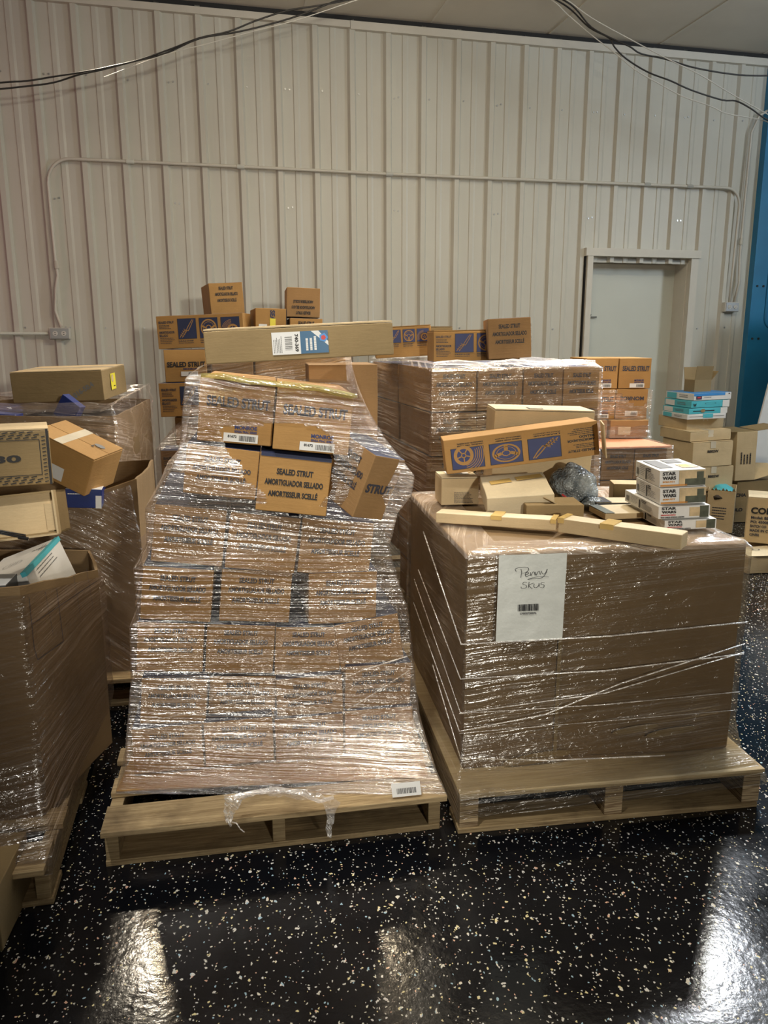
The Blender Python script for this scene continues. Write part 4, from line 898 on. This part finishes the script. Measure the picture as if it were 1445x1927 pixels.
uvtube('bunched_film_edge', [FD(x, y, 1.402 + .006 * math.sin(x * 19)) for x, y in ((.0, .02), (.12, .05), (.25, .03), (.4, .06), (.52, .03), (.66, .02), (.8, .01))], [.008, .013, .010, .014, .010, .016, .008], FILM_ROPE, fd)
GT = 'loose cartons on the rear strut stack'
D_ = (.205, .30, .19); r = carton('loose SEALED STRUT carton standing at the right on the rear stack', (.510, 3.86, 1.415), (-3, 0, -3), D_, KRAFT_D, NAVY, GT, 'strut_carton'); strut_text(r, D_, ink=INK, top=.80)
O, X, Y = face('right', *D_); pictures(r, D_, fc='right', squares=3)
D_ = (.44, .20, .15); r = carton('picture-printed strut carton lying left of the standing one on the rear stack', (.25, 3.97, 1.402), (6, 0, -1), D_, KRAFT, KRAFT, GT, 'strut_carton', flaps=True); pictures(r, D_)
D_ = (.30, .20, .16); r = carton('picture-printed strut carton at the left end on the rear stack', (-.04, 4.25, 1.412), (2, 0, -3), D_, KRAFT, KRAFT, GT, 'strut_carton', flaps=True); pictures(r, D_)
carton('plain tan carton lying behind the picture-printed cartons on the rear stack', (.13, 4.50, 1.422), (4, 0, 0), (.26, .2, .16), TAN, TAN, GT, flaps=True)

# ================================================================== left rear strut stack near the wall
E0 = (-1.154, 3.97, 0); EY = 8; FE = frame(E0, EY)
pallet('pallet beneath the wrapped strut stack near the wall, behind the centre pallet', E0, EY, 1.0, 1.2, n=6)
for j in range(4):
    for k, lb in enumerate(('left', 'right')):
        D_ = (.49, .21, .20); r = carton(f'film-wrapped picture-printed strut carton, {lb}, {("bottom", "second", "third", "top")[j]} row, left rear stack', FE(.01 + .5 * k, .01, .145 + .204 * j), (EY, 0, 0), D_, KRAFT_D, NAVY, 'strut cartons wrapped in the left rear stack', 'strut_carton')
        pictures(r, D_, blue=NAVY)
RE = [[FE(-.03, -.03, .12), FE(1.03, -.03, .12), FE(1.03, 1.2, .12), FE(-.03, 1.2, .12)], [FE(-.02, -.015, .3), FE(1.02, -.015, .3), FE(1.02, 1.2, .3), FE(-.02, 1.2, .3)],
      [FE(-.012, -.012, .965), FE(1.01, -.012, .965), FE(1.01, 1.2, .97), FE(-.01, 1.2, .97)], [FE(.0, .04, .985), FE(1.0, .04, .985), FE(1.0, 1.15, 1.03), FE(.0, 1.15, 1.03)], [FE(.10, .65, 1.06), FE(.95, .65, 1.05), FE(.95, 1.0, 1.05), FE(.08, 1.0, 1.06)]]
film('stretch_wrap', 'dusty stretch film around the left rear strut stack near the wall', RE, FILM_L, None, samples=(50, 44), step=.02, amp=.004, seed=31.0)
GE = 'loose strut cartons piled near the wall'
carton('plain brown carton base below the loose strut pile near the wall', (-1.27, 4.76, .86), (5, 0, 0), (.9, .5, .195), KRAFT_D, NAVY, None)
D_ = (.50, .21, .20); r = carton('picture-printed strut carton, lowest of the loose pile near the wall', (-1.342, 4.725, 1.060), (5, 0, -1), D_, KRAFT, NAVY, GE, 'strut_carton'); pictures(r, D_, blue=NAVY)
D_ = (.245, .5, .193); r = carton('strut carton with big SEALED STRUT lettering, middle left of the loose pile', (-1.320, 4.790, 1.263), (9, 0, -.6), D_, KRAFT, NAVY, GE, 'strut_carton'); t = MB(); O, X, Y = face('front', *D_); t.text(O, X, Y, 'SEALED STRUT', .128, .105, .225, .032, INK); t.text(O, X, Y, 'MONROE', .15, .078, .08, .010, NAVYB); t.build('printed_text', r); sticker(r, D_, 'front', .095, .035, .10, .028, WHITE, None)
D_ = (.541, .20, .197); r = carton('long picture-printed strut carton on top left of the loose pile', (-1.390, 4.935, 1.459), (-4, 0, -2), D_, KRAFT, NAVY, GE, 'strut_carton'); pictures(r, D_, blue=NAVY)
D_ = (.25, .5, .19); carton('strut carton mostly hidden right of the lettered one in the loose pile', (-1.06, 4.90, 1.262), (5, 0, 0), D_, KRAFT_D, NAVY, GE, 'strut_carton')
D_ = (.6, .4, .19); carton('wide brown carton behind the long flat carton in the loose pile', (-.80, 4.95, 1.262), (5, 0, 0), D_, KRAFT_D, NAVY, GE)
D_ = (.208, .40, .191); r = carton('SEALED STRUT carton standing highest on the loose pile by the wall', (-1.068, 5.000, 1.664), (19, 0, -3.2), D_, KRAFT, NAVY, GE, 'strut_carton'); strut_text(r, D_, ink=INK, top=.83, sc=.85); pictures(r, D_, fc='left', ink=INKB) if False else None
D_ = (.189, .4, .205); r = carton('strut carton on end with a yellow sticker, between the two highest cartons', (-.791, 4.95, 1.500), (14, 0, 1.4), D_, KRAFT, KRAFT, GE, 'strut_carton'); sticker(r, D_, 'front', .088, .085, .035, .06, YEL, None, False, 'yellow_sticker'); sticker(r, D_, 'front', .02, .06, .05, .05, WHITE, None, True, 'white_sticker')
O, X, Y = face('front', *D_); t = MB(); t.text(O, X, Y, 'SEALED', .105, .13, .13, .030, NAVY, -90); t.build('printed_text', r); m = MB(); m.box((D_[0] + .0022, 0, .0), (D_[0] + .0036, .4, .2), NAVY); m.build('navy_side', r)
D_ = (.200, .4, .19); r = carton('strut carton under the upside-down one at the right of the loose pile', (-.580, 4.95, 1.455), (10, 0, 1.5), D_, KRAFT, NAVY, GE, 'strut_carton'); strut_text(r, D_, ink=INK, top=.85)
D_ = (.208, .40, .179); r = carton('upside-down SEALED STRUT carton on the right of the loose pile', (-.608, 5.05, 1.656), (9, 0, 2.1), D_, KRAFT_D, KRAFT_D, GE, 'strut_carton'); strut_text(r, D_, ink=INK, mir=True, top=.85, sc=.88)

# ================================================================== rear right stack beside the door
H0 = (1.06, 4.50, 0); HY = 8; FH = frame(H0, HY)
pallet('pallet beneath the dark wrapped stack in front of the white door', H0, HY, .95, 1.1, n=6)
for j in range(4):
    for k in range(3):
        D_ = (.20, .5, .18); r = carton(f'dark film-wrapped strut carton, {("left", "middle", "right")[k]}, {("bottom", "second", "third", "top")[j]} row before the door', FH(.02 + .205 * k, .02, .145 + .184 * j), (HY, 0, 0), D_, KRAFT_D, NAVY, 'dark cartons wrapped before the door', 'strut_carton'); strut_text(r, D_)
r = thing('orange_board', 'thin orange-edged board lying on the dark wrapped stack before the door', 'board', FH(.0, .0, .885), (HY, 0, 0)); m = MB(); m.box((0, 0, 0), (.645, .9, .009), PINKSHEET); m.build('board', r)
RH = [[FH(-.02, -.02, .12), FH(.67, -.02, .12), FH(.67, 1.1, .12), FH(-.02, 1.1, .12)], [FH(-.01, -.012, .3), FH(.655, -.012, .3), FH(.66, 1.1, .3), FH(-.01, 1.1, .3)], [FH(-.01, -.012, .90), FH(.655, -.012, .90), FH(.66, 1.1, .9), FH(-.01, 1.1, .9)]]
film('stretch_wrap', 'stretch film around the dark stack before the white door', RH, FILM_D, None, samples=(50, 44), step=.02, amp=.004, seed=41.0)
for k in range(2):
    D_ = (.30, .4, .11); r = carton(f'{("left", "right")[k]} wrapped tan carton in the low row under the loose SEALED STRUT cartons', (1.17 + .26 * k, 4.93, .900), (4, 0, 0), (.245, .4, .112), KRAFT_D, KRAFT, None)
    if k: sticker(r, (.245, .4, .112), 'front', .05, .02, .08, .05, CREAM, None, False, 'cream_label')
GH = 'loose strut cartons before the door'
for i, (x, z, lb, mir) in enumerate(((1.272, 1.208, 'upper left', 0), (1.479, 1.208, 'upper right', 0), (1.265, 1.016, 'lower left', 0), (1.470, 1.016, 'lower right, upside down', 1))):
    D_ = (.200, .45, .188); r = carton(f'SEALED STRUT carton before the white door, {lb} of four', (x, 4.98, z), (0, 0, 0), D_, KRAFT, KRAFT, GH, 'strut_carton')
    if not mir: sealed_big(r, D_, None, seed=i)
    else:
        O, X, Y = face('front', *D_); t = MB(); t.text(O, X, Y, 'MONROE', .1, .13, .15, .024, INKB, 180); t.build('printed_text', r); sticker(r, D_, 'front', .06, .02, .08, .032, WHITE, None)
RH2 = [[Vector((1.16, 4.90, .90)), Vector((1.69, 4.92, .90)), Vector((1.69, 5.5, .9)), Vector((1.16, 5.5, .9))], [Vector((1.22, 4.92, 1.0)), Vector((1.684, 4.955, 1.0)), Vector((1.69, 5.5, 1.0)), Vector((1.2, 5.5, 1.0))], [Vector((1.25, 4.955, 1.20)), Vector((1.692, 4.960, 1.20)), Vector((1.69, 5.5, 1.2)), Vector((1.25, 5.5, 1.2))]]
film('stretch_wrap', 'loose film over the low cartons before the white door', RH2, FILM_D, lambda c, i: c.z > 1.02 and noise.noise(c * 6) > -.05, samples=(40, 30), step=.02, amp=.004, seed=43.0)

# ================================================================== left front gaylord, open, with things inside
A0 = (-.911 - 1.02 * math.cos(rad(11.8)), 1.862 - 1.02 * math.sin(rad(11.8)), 0)
pallet('dark pallet under the tall open carton at the left edge', A0, 11.8, 1.02, 1.08, n=6)
AP = [(-2.02, 1.86), (-1.0, 2.05), (-.945, 2.48), (-1.13, 2.90), (-2.15, 2.72)]; AZ = [.845, .845, .765, .72, .78]
r = thing('gaylord_box', 'tall open brown bulk carton at the left edge, cartons piled in it', 'box', (-1.5, 2.4, 0))
o = shell('body', r, [Vector(p) for p in AP], .143, AZ, GAY, seed=2.0); inv(o, r)
# printed grid on its right side
a, b = Vector(AP[1]), Vector(AP[2]); dd = (b - a).normalized(); nn = Vector((dd.y, -dd.x)); O = Vector((a.x + nn.x * .012, a.y + nn.y * .012, 0)) - Vector(r.location); X = Vector((dd.x, dd.y, 0)); Y = Vector((0, 0, 1))
t = MB(); g = [(.02, .81), (.02, .66), (.03, .62), (.17, .62), (.16, .79)]; t.line(O, X, Y, g, .003, INKB); t.line(O, X, Y, [(.02, .73), (.4, .74)], .002, INKB)
for x in (.10, .26, .34): t.line(O, X, Y, [(x, .80), (x + .02, .66)], .0015, INKB)
t.build('printed_grid', r)
c = Vector((-1.5, 2.4, 0))
def rA(z, off, zz=None, dr=0):
    P = []; 
    for k, p in enumerate(AP):
        v = Vector((p[0], p[1], 0)); n_ = (v - c).normalized(); P.append(v + n_ * off + Vector((0, 0, z if zz is None else zz[k])))
    return P
pc = frame(A0, 11.8); base = [pc(-.02, -.02, .10), pc(1.035, -.02, .10), pc(1.035, .55, .10), pc(1.035, 1.1, .10), pc(-.02, 1.1, .10)]
RA = [base, [p + Vector((0, 0, .05)) for p in base], [p.lerp(q, .55) + Vector((0, 0, 0)) for p, q in zip([b_ + Vector((0, 0, .05)) for b_ in base], rA(.24, .015))], rA(.33, .018), rA(.6, .018), rA(0, .016, [z - .02 for z in AZ])]
film('stretch_wrap', 'dull stretch film around the tall open carton at the left edge', RA, FILM_L, None, samples=(40, 40, 40, 40, 30), step=.014, amp=.004, seed=51.0)
# contents
m_ = thing('filter_carton', 'white grey-edged filter carton tilted inside the open left carton', 'box', (-1.255, 2.20, .763), (10, 0, 70))
carton_body(.16, .44, .2, WHITE, WHITE, .001, 61, parent=m_, bevel=.003)
O, X, Y = face('left', .2, .44, .2); t = MB(); t.text(O, -Y, X, 'A35290', -.16, .10, .055, .014, INK, 180); lines(t, O, X, Y, .06, .175, .10, 2, .010, .003, GREYINK); t.ring(O, X, Y, .22, .10, .030, .032, GREYINK); lines(t, O, X, Y, .20, .115, .04, 4, .008, .002, GREYINK); t.build('printed_text', m_)
m = MB(); m.box((-.003, -.001, .188), (.012, .441, .2035), TEAL); m.build('edge_stripe', m_)
t = MB(); O, X, Y = face('top', .2, .44, .2); t.text(O, X, Y, '30', .10, .08, .02, .022, INK, 90); lines(t, O, Y, -X, .1, -.02, .25, 3, .012, .003, GREYINK); t.build('printed_text', m_)
r = carton('small grey and red printed carton beside the white filter carton, left', (-1.17, 2.10, .70), (10, 0, 0), (.10, .12, .13), GREYINK, WHITE, None, 'carton'); O, X, Y = face('front', .10, .12, .13); t = MB(); t.quad(O, X, Y, .05, .08, .10, .10, RED); t.quad(O, X, Y, 0, .055, .09, .065, NAVY); t.quad(O, X, Y, 0, .09, .05, .094, INK); t.build('printed_text', r)
lump('packed_part', 'dark rounded part at the very left in the open carton', (-1.26, 2.14, .80), .06, .09, .10, BLACKP, 3, 'car part')
def pattern_frame(r, D_, fc='front', bord=.028):
    O, X, Y = face(fc, *D_); w = D_[0]; h = D_[2]; t = MB()
    for z0, z1 in ((.004, bord), (h - bord, h - .004)):
        for k in range(int(w / .022)):
            for q in range(3):
                x = .004 + k * .022 + q * .006; zz = z0 + q * (z1 - z0) / 3 + .003
                if x + .016 < w - .02: t.line(O, X, Y, [(x, zz), (x + .015, zz + .003)], .0032, INK)
    t.line(O, X, Y, [(0, h - bord - .002), (w - .028, h - bord - .002), (w - .028, bord + .002), (0, bord + .002)], .0022, INK)
    for k in range(int(h / .011) - 1): t.line(O, X, Y, [(w - .022, .008 + k * .011), (w - .012, .010 + k * .011)], .003, INK)
    t.line(O, X, Y, [(w - .006, 0), (w - .006, h)], .007, INK); return t.build('printed_border', r)
pr = aty(101, 912, 2.28); D_ = (.36, .20, .163); T12 = Vector((math.cos(rad(24)), math.sin(rad(24)), 0))
r = carton('brown carton with dash-patterned border and large 30 at the left edge', pr - T12 * D_[0] + Vector((0, 0, .003)), (24, 0, 0), D_, TAN, TAN_L, None, flaps=True); pattern_frame(r, D_)
O, X, Y = face('front', *D_); t = MB(); t.text(O, X, Y, '30', .243, .080, .074, .022, INK); t.build('printed_text', r)
T12 = Vector((math.cos(rad(14)), math.sin(rad(14)), 0)); pr = aty(113, 1022, 2.16); D_ = (.40, .22, .125)
r = thing('open_carton', 'open brown carton with dashed border and dark cable ties, under the 30 carton', 'box', pr - T12 * D_[0], (14, -10, -4))
m = MB(); w, d, h = D_; t_ = .006
m.box((0, .03, 0), (w, d, t_), TAN); m.box((0, d - t_, 0), (w, d, h), TAN); m.box((0, .03, h - t_), (w, d, h), TAN); m.box((w - t_, .03, 0), (w, d, h), TAN); m.box((0, .03, 0), (t_, d, h), TAN); m.box((t_, .05, t_), (w - t_, .06, h - t_), TAN_L); m.build('body', r)
m = MB(); m.box((0, -.004, -.003), (w, .03, .002), TAN_L); fl = m.build('bottom_flap', r); m = MB(); O, X, Y = face('front', *D_)
O = O + Vector((0, -.003, 0)); m = MB()
for k in range(17): m.line(Vector((0, 0, .0035)), Vector((1, 0, 0)), Vector((0, 1, 0)), [(.005 + k * .022, .006), (.02 + k * .022, .018)], .003, INK)
m.build('printed_border', r)
m = MB(); m.box((w - .004, -.01, 0), (w + .001, .035, h), TAN_L); sf = m.build('side_flap', r); m = MB()
for k in range(10): m.line(Vector((w - .004 - .0008, 0, 0)), Vector((0, 1, 0)), Vector((0, 0, 1)), [(-.005, .008 + .011 * k), (.008, .010 + .011 * k)], .003, INK)
m.build('printed_border', r)
m = MB(); m.box((w - .035, .035, .01), (w - .01, .05, h * .7), TAN_L); m.build('inner_flap', r)
t = thing('cable_ties', 'bunch of black cable ties lying in the open dashed carton', 'cable ties', pr - T12 * .27 + Vector((0, -.02, .045)), (14, -10, -4))
m = MB(); 
for k in range(3): m.tube([(.0, .0, .03 + .006 * k), (.05, -.006, .015), (.11, -.004, -.006 + .004 * k), (.19, .0, -.035 + .005 * k)], .0022, BLACKP, 5)
m.tube([(-.12, 0, .03), (-.03, -.004, .024), (.03, 0, .018)], .006, BLACKP, 6); m.tube([(.02, 0, .03), (.035, .0, .055), (.05, 0, .075)], [.006, .006, .002], BLACKP, 6); m.tube([(.17, 0, -.028), (.195, 0, -.036)], .005, BLACKP, 6); m.build('ties', t, True)
# wrapped corner at the very bottom left
q = at(16, 1792, 0)
r = carton('film-covered carton corner on the floor at the bottom left edge', (q.x - .45, q.y - .06, 0.002), (8, 0, 0), (.44, .25, .17), TAN, TAN, None, amp=.004)

# ================================================================== left middle gaylord (torn) and left rear gaylord
GP = [(-2.02, 2.985), (-.995, 3.10), (-1.03, 3.46), (-2.08, 3.35)]
pallet('pallet under the torn bulk carton between the left and centre pallets', (-2.04, 2.93, 0), 7.5, 1.03, .56, n=4)
r = thing('gaylord_box', 'torn brown bulk carton behind the left one, rim bent inward', 'box', (-1.5, 3.2, 0)); 
o = shell('body', r, [Vector(p) for p in GP], .143, [.62, .965, .99, .93], GAY, seed=6.0, wav=.014); inv(o, r)
g4 = lambda z, o: [Vector((-2.03 - o, 2.97 - o, z)), Vector((-.985 + o, 3.085 - o, z)), Vector((-1.02 + o, 3.47 + o, z)), Vector((-2.09 - o, 3.36 + o, z))]
film('stretch_wrap', 'crumpled stretch film around the torn bulk carton in the left gap', [g4(.13, .02), g4(.22, .008), g4(.5, .01), [a_ for a_ in g4(.60, .008)], [Vector((-2.03, 2.97, .62)), Vector((-1.02, 3.09, .94)), Vector((-1.04, 3.46, .95)), Vector((-2.09, 3.36, .9))]], FILM_G, None, samples=(60, 24), step=.012, amp=.008, seed=61.0)
pr = aty(177, 926, 2.98); D_ = (.27, .20, .160)
r = carton('plain brown carton with a white and yellow label tipped in the torn bulk carton', (-1.395, 3.00, 1.030), (-14, 5, 24), D_, KRAFT, KRAFT, None, flaps=True)
sticker(r, D_, 'front', .075, .015, .09, .055, WHITE, None, False, 'white_label'); sticker(r, D_, 'front', .075, .015, .035, .045, YEL, None, False, 'yellow_label')
t = MB(); O, X, Y = face('top', *D_, e=.0045); t.text(O, X, Y, 'L', .20, .10, .012, .02, INK); t.ring(O, X, Y, .215, .12, 0, .022, GREYINK, sy=.6); t.build('printed_text', r); m = MB(); m.box((.09, -.001, D_[2] + .002), (.13, D_[1] + .001, D_[2] + .0032), CTAPE); m.build('packing_tape', r)
r = carton('blue and white glossy carton lying in the torn bulk carton', (-1.235, 2.96, .875), (14, 0, 4), (.135, .15, .075), RBLUE, WHITE, None); O, X, Y = face('front', .135, .15, .075); t = MB(); t.quad(O, X, Y, .112, 0, .134, .05, WHITE); lines(t, O, X, Y, .01, .058, .07, 1, .01, .004, WHITE); t.build('printed_band', r)
FP = [(-2.35, 3.52), (-1.262, 3.67), (-1.40, 4.72), (-2.5, 4.58)]
pallet('pallet beneath the rear left bulk carton by the wall', (-2.34, 3.50, 0), 7.8, 1.1, 1.06, n=6)
r = thing('gaylord_box', 'brown bulk carton by the wall at rear left, marked carton lying in its mouth', 'box', (-1.85, 4.1, 0)); o = shell('body', r, [Vector(p) for p in FP], .143, [1.19, 1.16, 1.17, 1.2], GAY, seed=9.0, wav=.012); inv(o, r)
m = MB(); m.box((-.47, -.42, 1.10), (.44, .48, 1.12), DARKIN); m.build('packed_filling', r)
f4 = lambda z, o, dz=(0, 0, 0, 0): [Vector((x + sx * o, y + sy * o, z + k)) for (x, y), (sx, sy), k in zip(FP, ((-1, -1), (1, -1), (1, 1), (-1, 1)), dz)]
ff = film('stretch_wrap', 'loose crumpled film around and above the rear left bulk carton', [f4(.13, .02), f4(.3, .012), f4(1.05, .012), f4(1.12, .016), f4(1.20, .0, (.02, .03, .06, 0)), f4(1.17, -.10, (.03, .0, .03, 0))], FILM_ROPE and film_mat('crumpled_film', .6, .14, 22.0, .15, rough=.2, hz=(.6, .58, .58)), None, samples=(70, 50), step=.012, amp=.012, seed=71.0)
D_ = (.461, .45, .155); r = carton('large tan carton with handwritten marks on the rear left bulk carton', (-1.905, 4.05, 1.196), (3.5, 2, -1.5), D_, TAN, TAN_L, None, flaps=True); sticker(r, D_, 'right', .14, .04, .09, .085, YEL, None, False, 'yellow_label'); O, X, Y = face('right', *D_, e=.0046); t = MB(); t.quad(O, X, Y, .185, .055, .215, .06, INK); t.ring(O, X, Y, .17, .10, 0, .02, SAND); t.build('printed_text', r)
O, X, Y = face('front', *D_); t = MB(); t.text(O, X, Y, '$16-50.4', .36, .055, .12, .03, GREYINK, 30); t.build('handwriting', r); m = MB(); m.box((-.001, .20, D_[2] + .002), (D_[0] + .001, .25, D_[2] + .0035), CTAPE); m.build('packing_tape', r)
r = carton('royal blue carton leaning against the large tan carton at rear left', (-1.62, 3.84, 1.16), (-14, 0, 34), (.11, .05, .115), RBLUE, RBLUE, None)
r = carton('royal blue handle-shaped carton edge at the far left on the rear film', (-1.98, 3.60, 1.165), (4, 0, 4), (.28, .10, .03), RBLUE, RBLUE, None, bevel=.008)
r = carton('pale carton under the royal blue one at the far left edge', (-1.98, 3.61, 1.115), (4, 0, 4), (.22, .10, .05), TAN_L, TAN_L, None)

# ================================================================== carton pile at the right wall
GR = 'tan cartons piled at the right'
def rcart(label, pos, rot, D_, txt=None, mat=TAN_L, grp=GR):
    r = carton(label, pos, rot, D_, mat, mat, grp, flaps=True, tape=CTAPE, amp=.004)
    if txt: O, X, Y = face('front', *D_, e=.004); t = MB(); t.text(O, X, Y, txt, D_[0] * .5, D_[2] * .62, D_[0] * .28, .022, INK); t.build('printed_text', r)
    return r
rcart('thin tan carton directly under the blue and white boxes at the right wall', (2.455, 6.33, .795), (14, 0, -2), (.340, .40, .088))
rcart('thin tan carton, second below the blue and white boxes', (2.44, 6.20, .712), (14, 0, -2), (.37, .42, .080))
rcart('tan carton with small black lettering, upper one of the right pile', (2.46, 6.17, .510), (13, 0, -1.5), (.36, .42, .198), 'BE02W')
rcart('tan carton with small black lettering, lower one of the right pile', (2.48, 6.17, .310), (13.8, 0, -1), (.365, .42, .196), 'BE02W')
rcart('scuffed tan carton at the base of the right pile, half hidden', (2.46, 6.18, .003), (12, 0, 0), (.38, .42, .30), None, TAN)
D_ = (.176, .36, .409); r = thing('open_carton', 'narrow upright tan carton with flaps swung open at the right of the tan pile', 'box', (2.915, 6.40, .36), (6, 0, -2)); carton_body(*D_, TAN_L, TAN, .003, 77, parent=r)
for a, b, ex in (((D_[0], 0, .405), (D_[0] + .22, .15, .409), -6), ((0, 0, .405), (-.05, .3, .409), 0)):
    m = MB(); m.box((0, 0, 0), (abs(b[0] - a[0]), .28, .004), TAN); f = m.build('top_flap', r); f.location = (min(a[0], b[0]), 0, .41); f.rotation_euler = (0, rad(ex), 0)
m = MB(); m.add([(0, 0, 0), (.21, -.02, .06), (.21, .18, .10), (0, .3, .10), (0, 0, .004), (.21, -.02, .064), (.21, .18, .104), (0, .3, .104)], [(0, 1, 2, 3), (7, 6, 5, 4), (0, 4, 5, 1), (1, 5, 6, 2)], TAN_L); f = m.build('lower_flap', r); f.location = (D_[0] + .001, 0, .002)
O, X, Y = face('front', *D_, e=.004); t = MB()
for k in range(4): t.text(O, X, Y, ('BLIGHT', 'WHITE', 'CREAM', 'BLACK')[k], .045 + .026 * k, .19, .10, .013, INK, 90) if False else lines(t, O, Y, -X, .14, -.04 - .026 * k, .10, 1, .01, .011, INK, k + 2)
t.build('printed_marks', r)
r = thing('carton', 'brown carton printed CHA behind the torn one at the right', 'box', (2.95, 6.42, .003), (4, 0, 0)); carton_body(.42, .3, .355, TAN, TAN, .003, 81, parent=r); O, X, Y = face('front', .42, .3, .355); t = MB(); t.text(O, X, Y, 'CHA', .04, .235, .09, .03, INK); t.text(O, X, Y, 'OLO', .02, .11, .09, .03, INK); t.build('printed_text', r)
q = at(1369, 1003, 0); D_ = (.20, .26, .345); r = thing('open_carton', 'torn-topped tan carton with a turquoise bag inside, right of the big carton', 'box', (q.x - .155, q.y + .07, .003), (-26, 0, 0))
open_box(r, *D_, TAN_L, .005, (.34, .335, .35, .36)); m = MB()
for k in range(7): m.add([(.02 + .026 * k, .0, .335), (.045 + .026 * k, .0, .335), (.03 + .026 * k, -.006, .352 + .012 * math.sin(k * 2.3))], [(0, 1, 2)], TAN)
m.build('torn_edge', r); O, X, Y = face('front', *D_); t = MB(); lines(t, O, X, Y, .04, .20, .11, 5, .022, .008, INKB, 6); t.build('printed_text', r); O, X, Y = face('right', *D_); t = MB(); lines(t, O, X, Y, .06, .22, .16, 6, .022, .008, GREYINK, 7); t.quad(O, X, Y, .06, .03, .12, .06, GREYINK); t.build('printed_text', r)
m = MB(); m.box((0, 0, .33), (.04, .262, .3355), CTAPE); 
lump('turquoise_bag', 'crumpled turquoise bag inside the torn-topped tan carton', (q.x - .01, q.y + .14, .318), .085, .10, .05, TEAL, 8, 'bag')
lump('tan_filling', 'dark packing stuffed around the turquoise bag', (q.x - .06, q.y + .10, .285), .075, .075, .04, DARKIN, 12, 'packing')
# blue and white flat boxes
GW = 'blue and white boxes on the right pile'
WBX = [('white box with a royal blue band and photo, topmost at the right wall', 1.034, .056, (2.470, 6.27), WHITE, SKY), ('turquoise box with a black W and white end, second in the right pile', .975, .055, (2.455, 6.27), TEAL, TEAL), ('turquoise box with torn lid, third in the right pile', .925, .046, (2.44, 6.27), TEAL, WHITE), ('white-fronted box with turquoise patch, lowest of the flat boxes', .882, .042, (2.43, 6.27), WHITE, TEAL)]
for i, (lb, z, h, (x, y), c1, c2) in enumerate(WBX):
    D_ = (.335, .40, h); r = carton(lb, (x, y, z), (12 - i, 0, -1.5), D_, c1, c1 if i else SKY, GW, 'flat_box', flaps=False, amp=.0015)
    O, X, Y = face('front', *D_); n_ = X.cross(Y) * .0006; w = D_[0]; t = MB()
    if i == 0: t.quad(O, X, Y, .0, h * .62, w * .83, h * .98, SKY); t.quad(O + n_, X, Y, .02, h * .15, .07, h * .6, NAVY); t.quad(O + n_ * 2, X, Y, .03, h * .3, .06, h * .5, RED); lines(t, O + n_, X, Y, .09, h * .45, .08, 1, .01, .004, GREYINK); t.quad(O + n_, X, Y, w * .92, h * .75, w * .95, h * .9, INK)
    if i == 1: t.quad(O, X, Y, w * .82, 0, w, h, WHITE); t.text(O + n_, X, Y, 'W', .03, h * .4, .03, h * .45, INK); t.ring(O + n_, X, Y, w * .5, h * .6, .045, .049, INK, sy=.16)
    if i == 2: t.quad(O, X, Y, w * .1, h * .45, w * .66, h * .60, INK); t.ring(O + n_, X, Y, w * .36, h * .55, 0, .02, TAN, sy=.7); t.quad(O, X, Y, w * .82, 0, w, h, WHITE)
    if i == 3: t.quad(O, X, Y, w * .05, h * .5, w * .95, h * .56, INK); t.quad(O + n_, X, Y, w * .4, h * .25, w * .66, h * .98, TEAL)
    t.build('printed_band', r); O, X, Y = face('left', *D_); t = MB(); t.quad(O, X, Y, .02, h * .1, .16, h * .9, WHITE if i in (1, 2) else TEAL); lines(t, O + X.cross(Y) * .0006, X, Y, .2, h * .7, .15, 2, h * .25, h * .08, GREYINK); t.build('printed_panel', r)
D_ = (.19, .16, .17); r = thing('open_carton', 'small open brown carton with raised flaps on top of the right pile', 'box', (2.53, 6.43, 1.09), (14, 0, 0)); open_box(r, .155, .14, .10, TAN)
for a, rx, ry, sz in (((0, 0, .10), 8, 0, (.155, .11)), ((.155, .0, .10), 0, 40, (.10, .09)), ((0, .14, .10), -10, 0, (.155, .10))):
    m = MB(); 
    if ry: m.box((0, 0, 0), (.004, .14, sz[1]), TAN)
    else: m.box((0, 0, 0), (sz[0], .004, sz[1]), TAN)
    f = m.build('top_flap', r); f.location = a; f.rotation_euler = (rad(rx), rad(ry), 0)
# CON carton and the crushed one under it
r = thing('carton', 'crushed flat tan carton on the floor under the bold-lettered carton at right edge', 'box', (2.385, 4.93, .002), (6, 0, 0)); carton_body(.65, .50, .115, TAN_L, TAN_L, .010, 91, 9, parent=r)
m = MB(); m.add([(0, 0, .118), (.5, -.03, .125), (.5, .2, .14), (.03, .2, .122), (0, 0, .121), (.5, -.03, .128), (.5, .2, .143), (.03, .2, .125)], [(0, 1, 2, 3), (7, 6, 5, 4), (0, 4, 5, 1)], CREAM); f = m.build('torn_flap', r); t = MB(); t.ring(Vector((0, 0, .1265)), Vector((1, 0, 0.006)), Vector((0, 1, .04)), .12, .12, .018, .026, INK, sy=.7); t.build('printed_letter', r)
D_ = (.44, .26, .315); r = carton('tan carton with large bold black lettering at the right edge', (2.475, 5.20, .150), (-24, 0, 0), D_, TAN_L, CREAM, None, flaps=True, amp=.003)
O, X, Y = face('front', *D_, e=.004); t = MB(); t.text(O, X, Y, 'CON', .092, .225, .140, .045, INK)
for k, s_ in enumerate(('Model: BE0', 'PO: 45005', 'BATCH CO', 'MADE IN C', 'C/NBR')): t.text(O, X, Y, s_, .026 + .0135 * len(s_) / 2 * .92, .177 - .030 * k, .0135 * len(s_) * .92, .019, INKB)
t.build('printed_text', r)
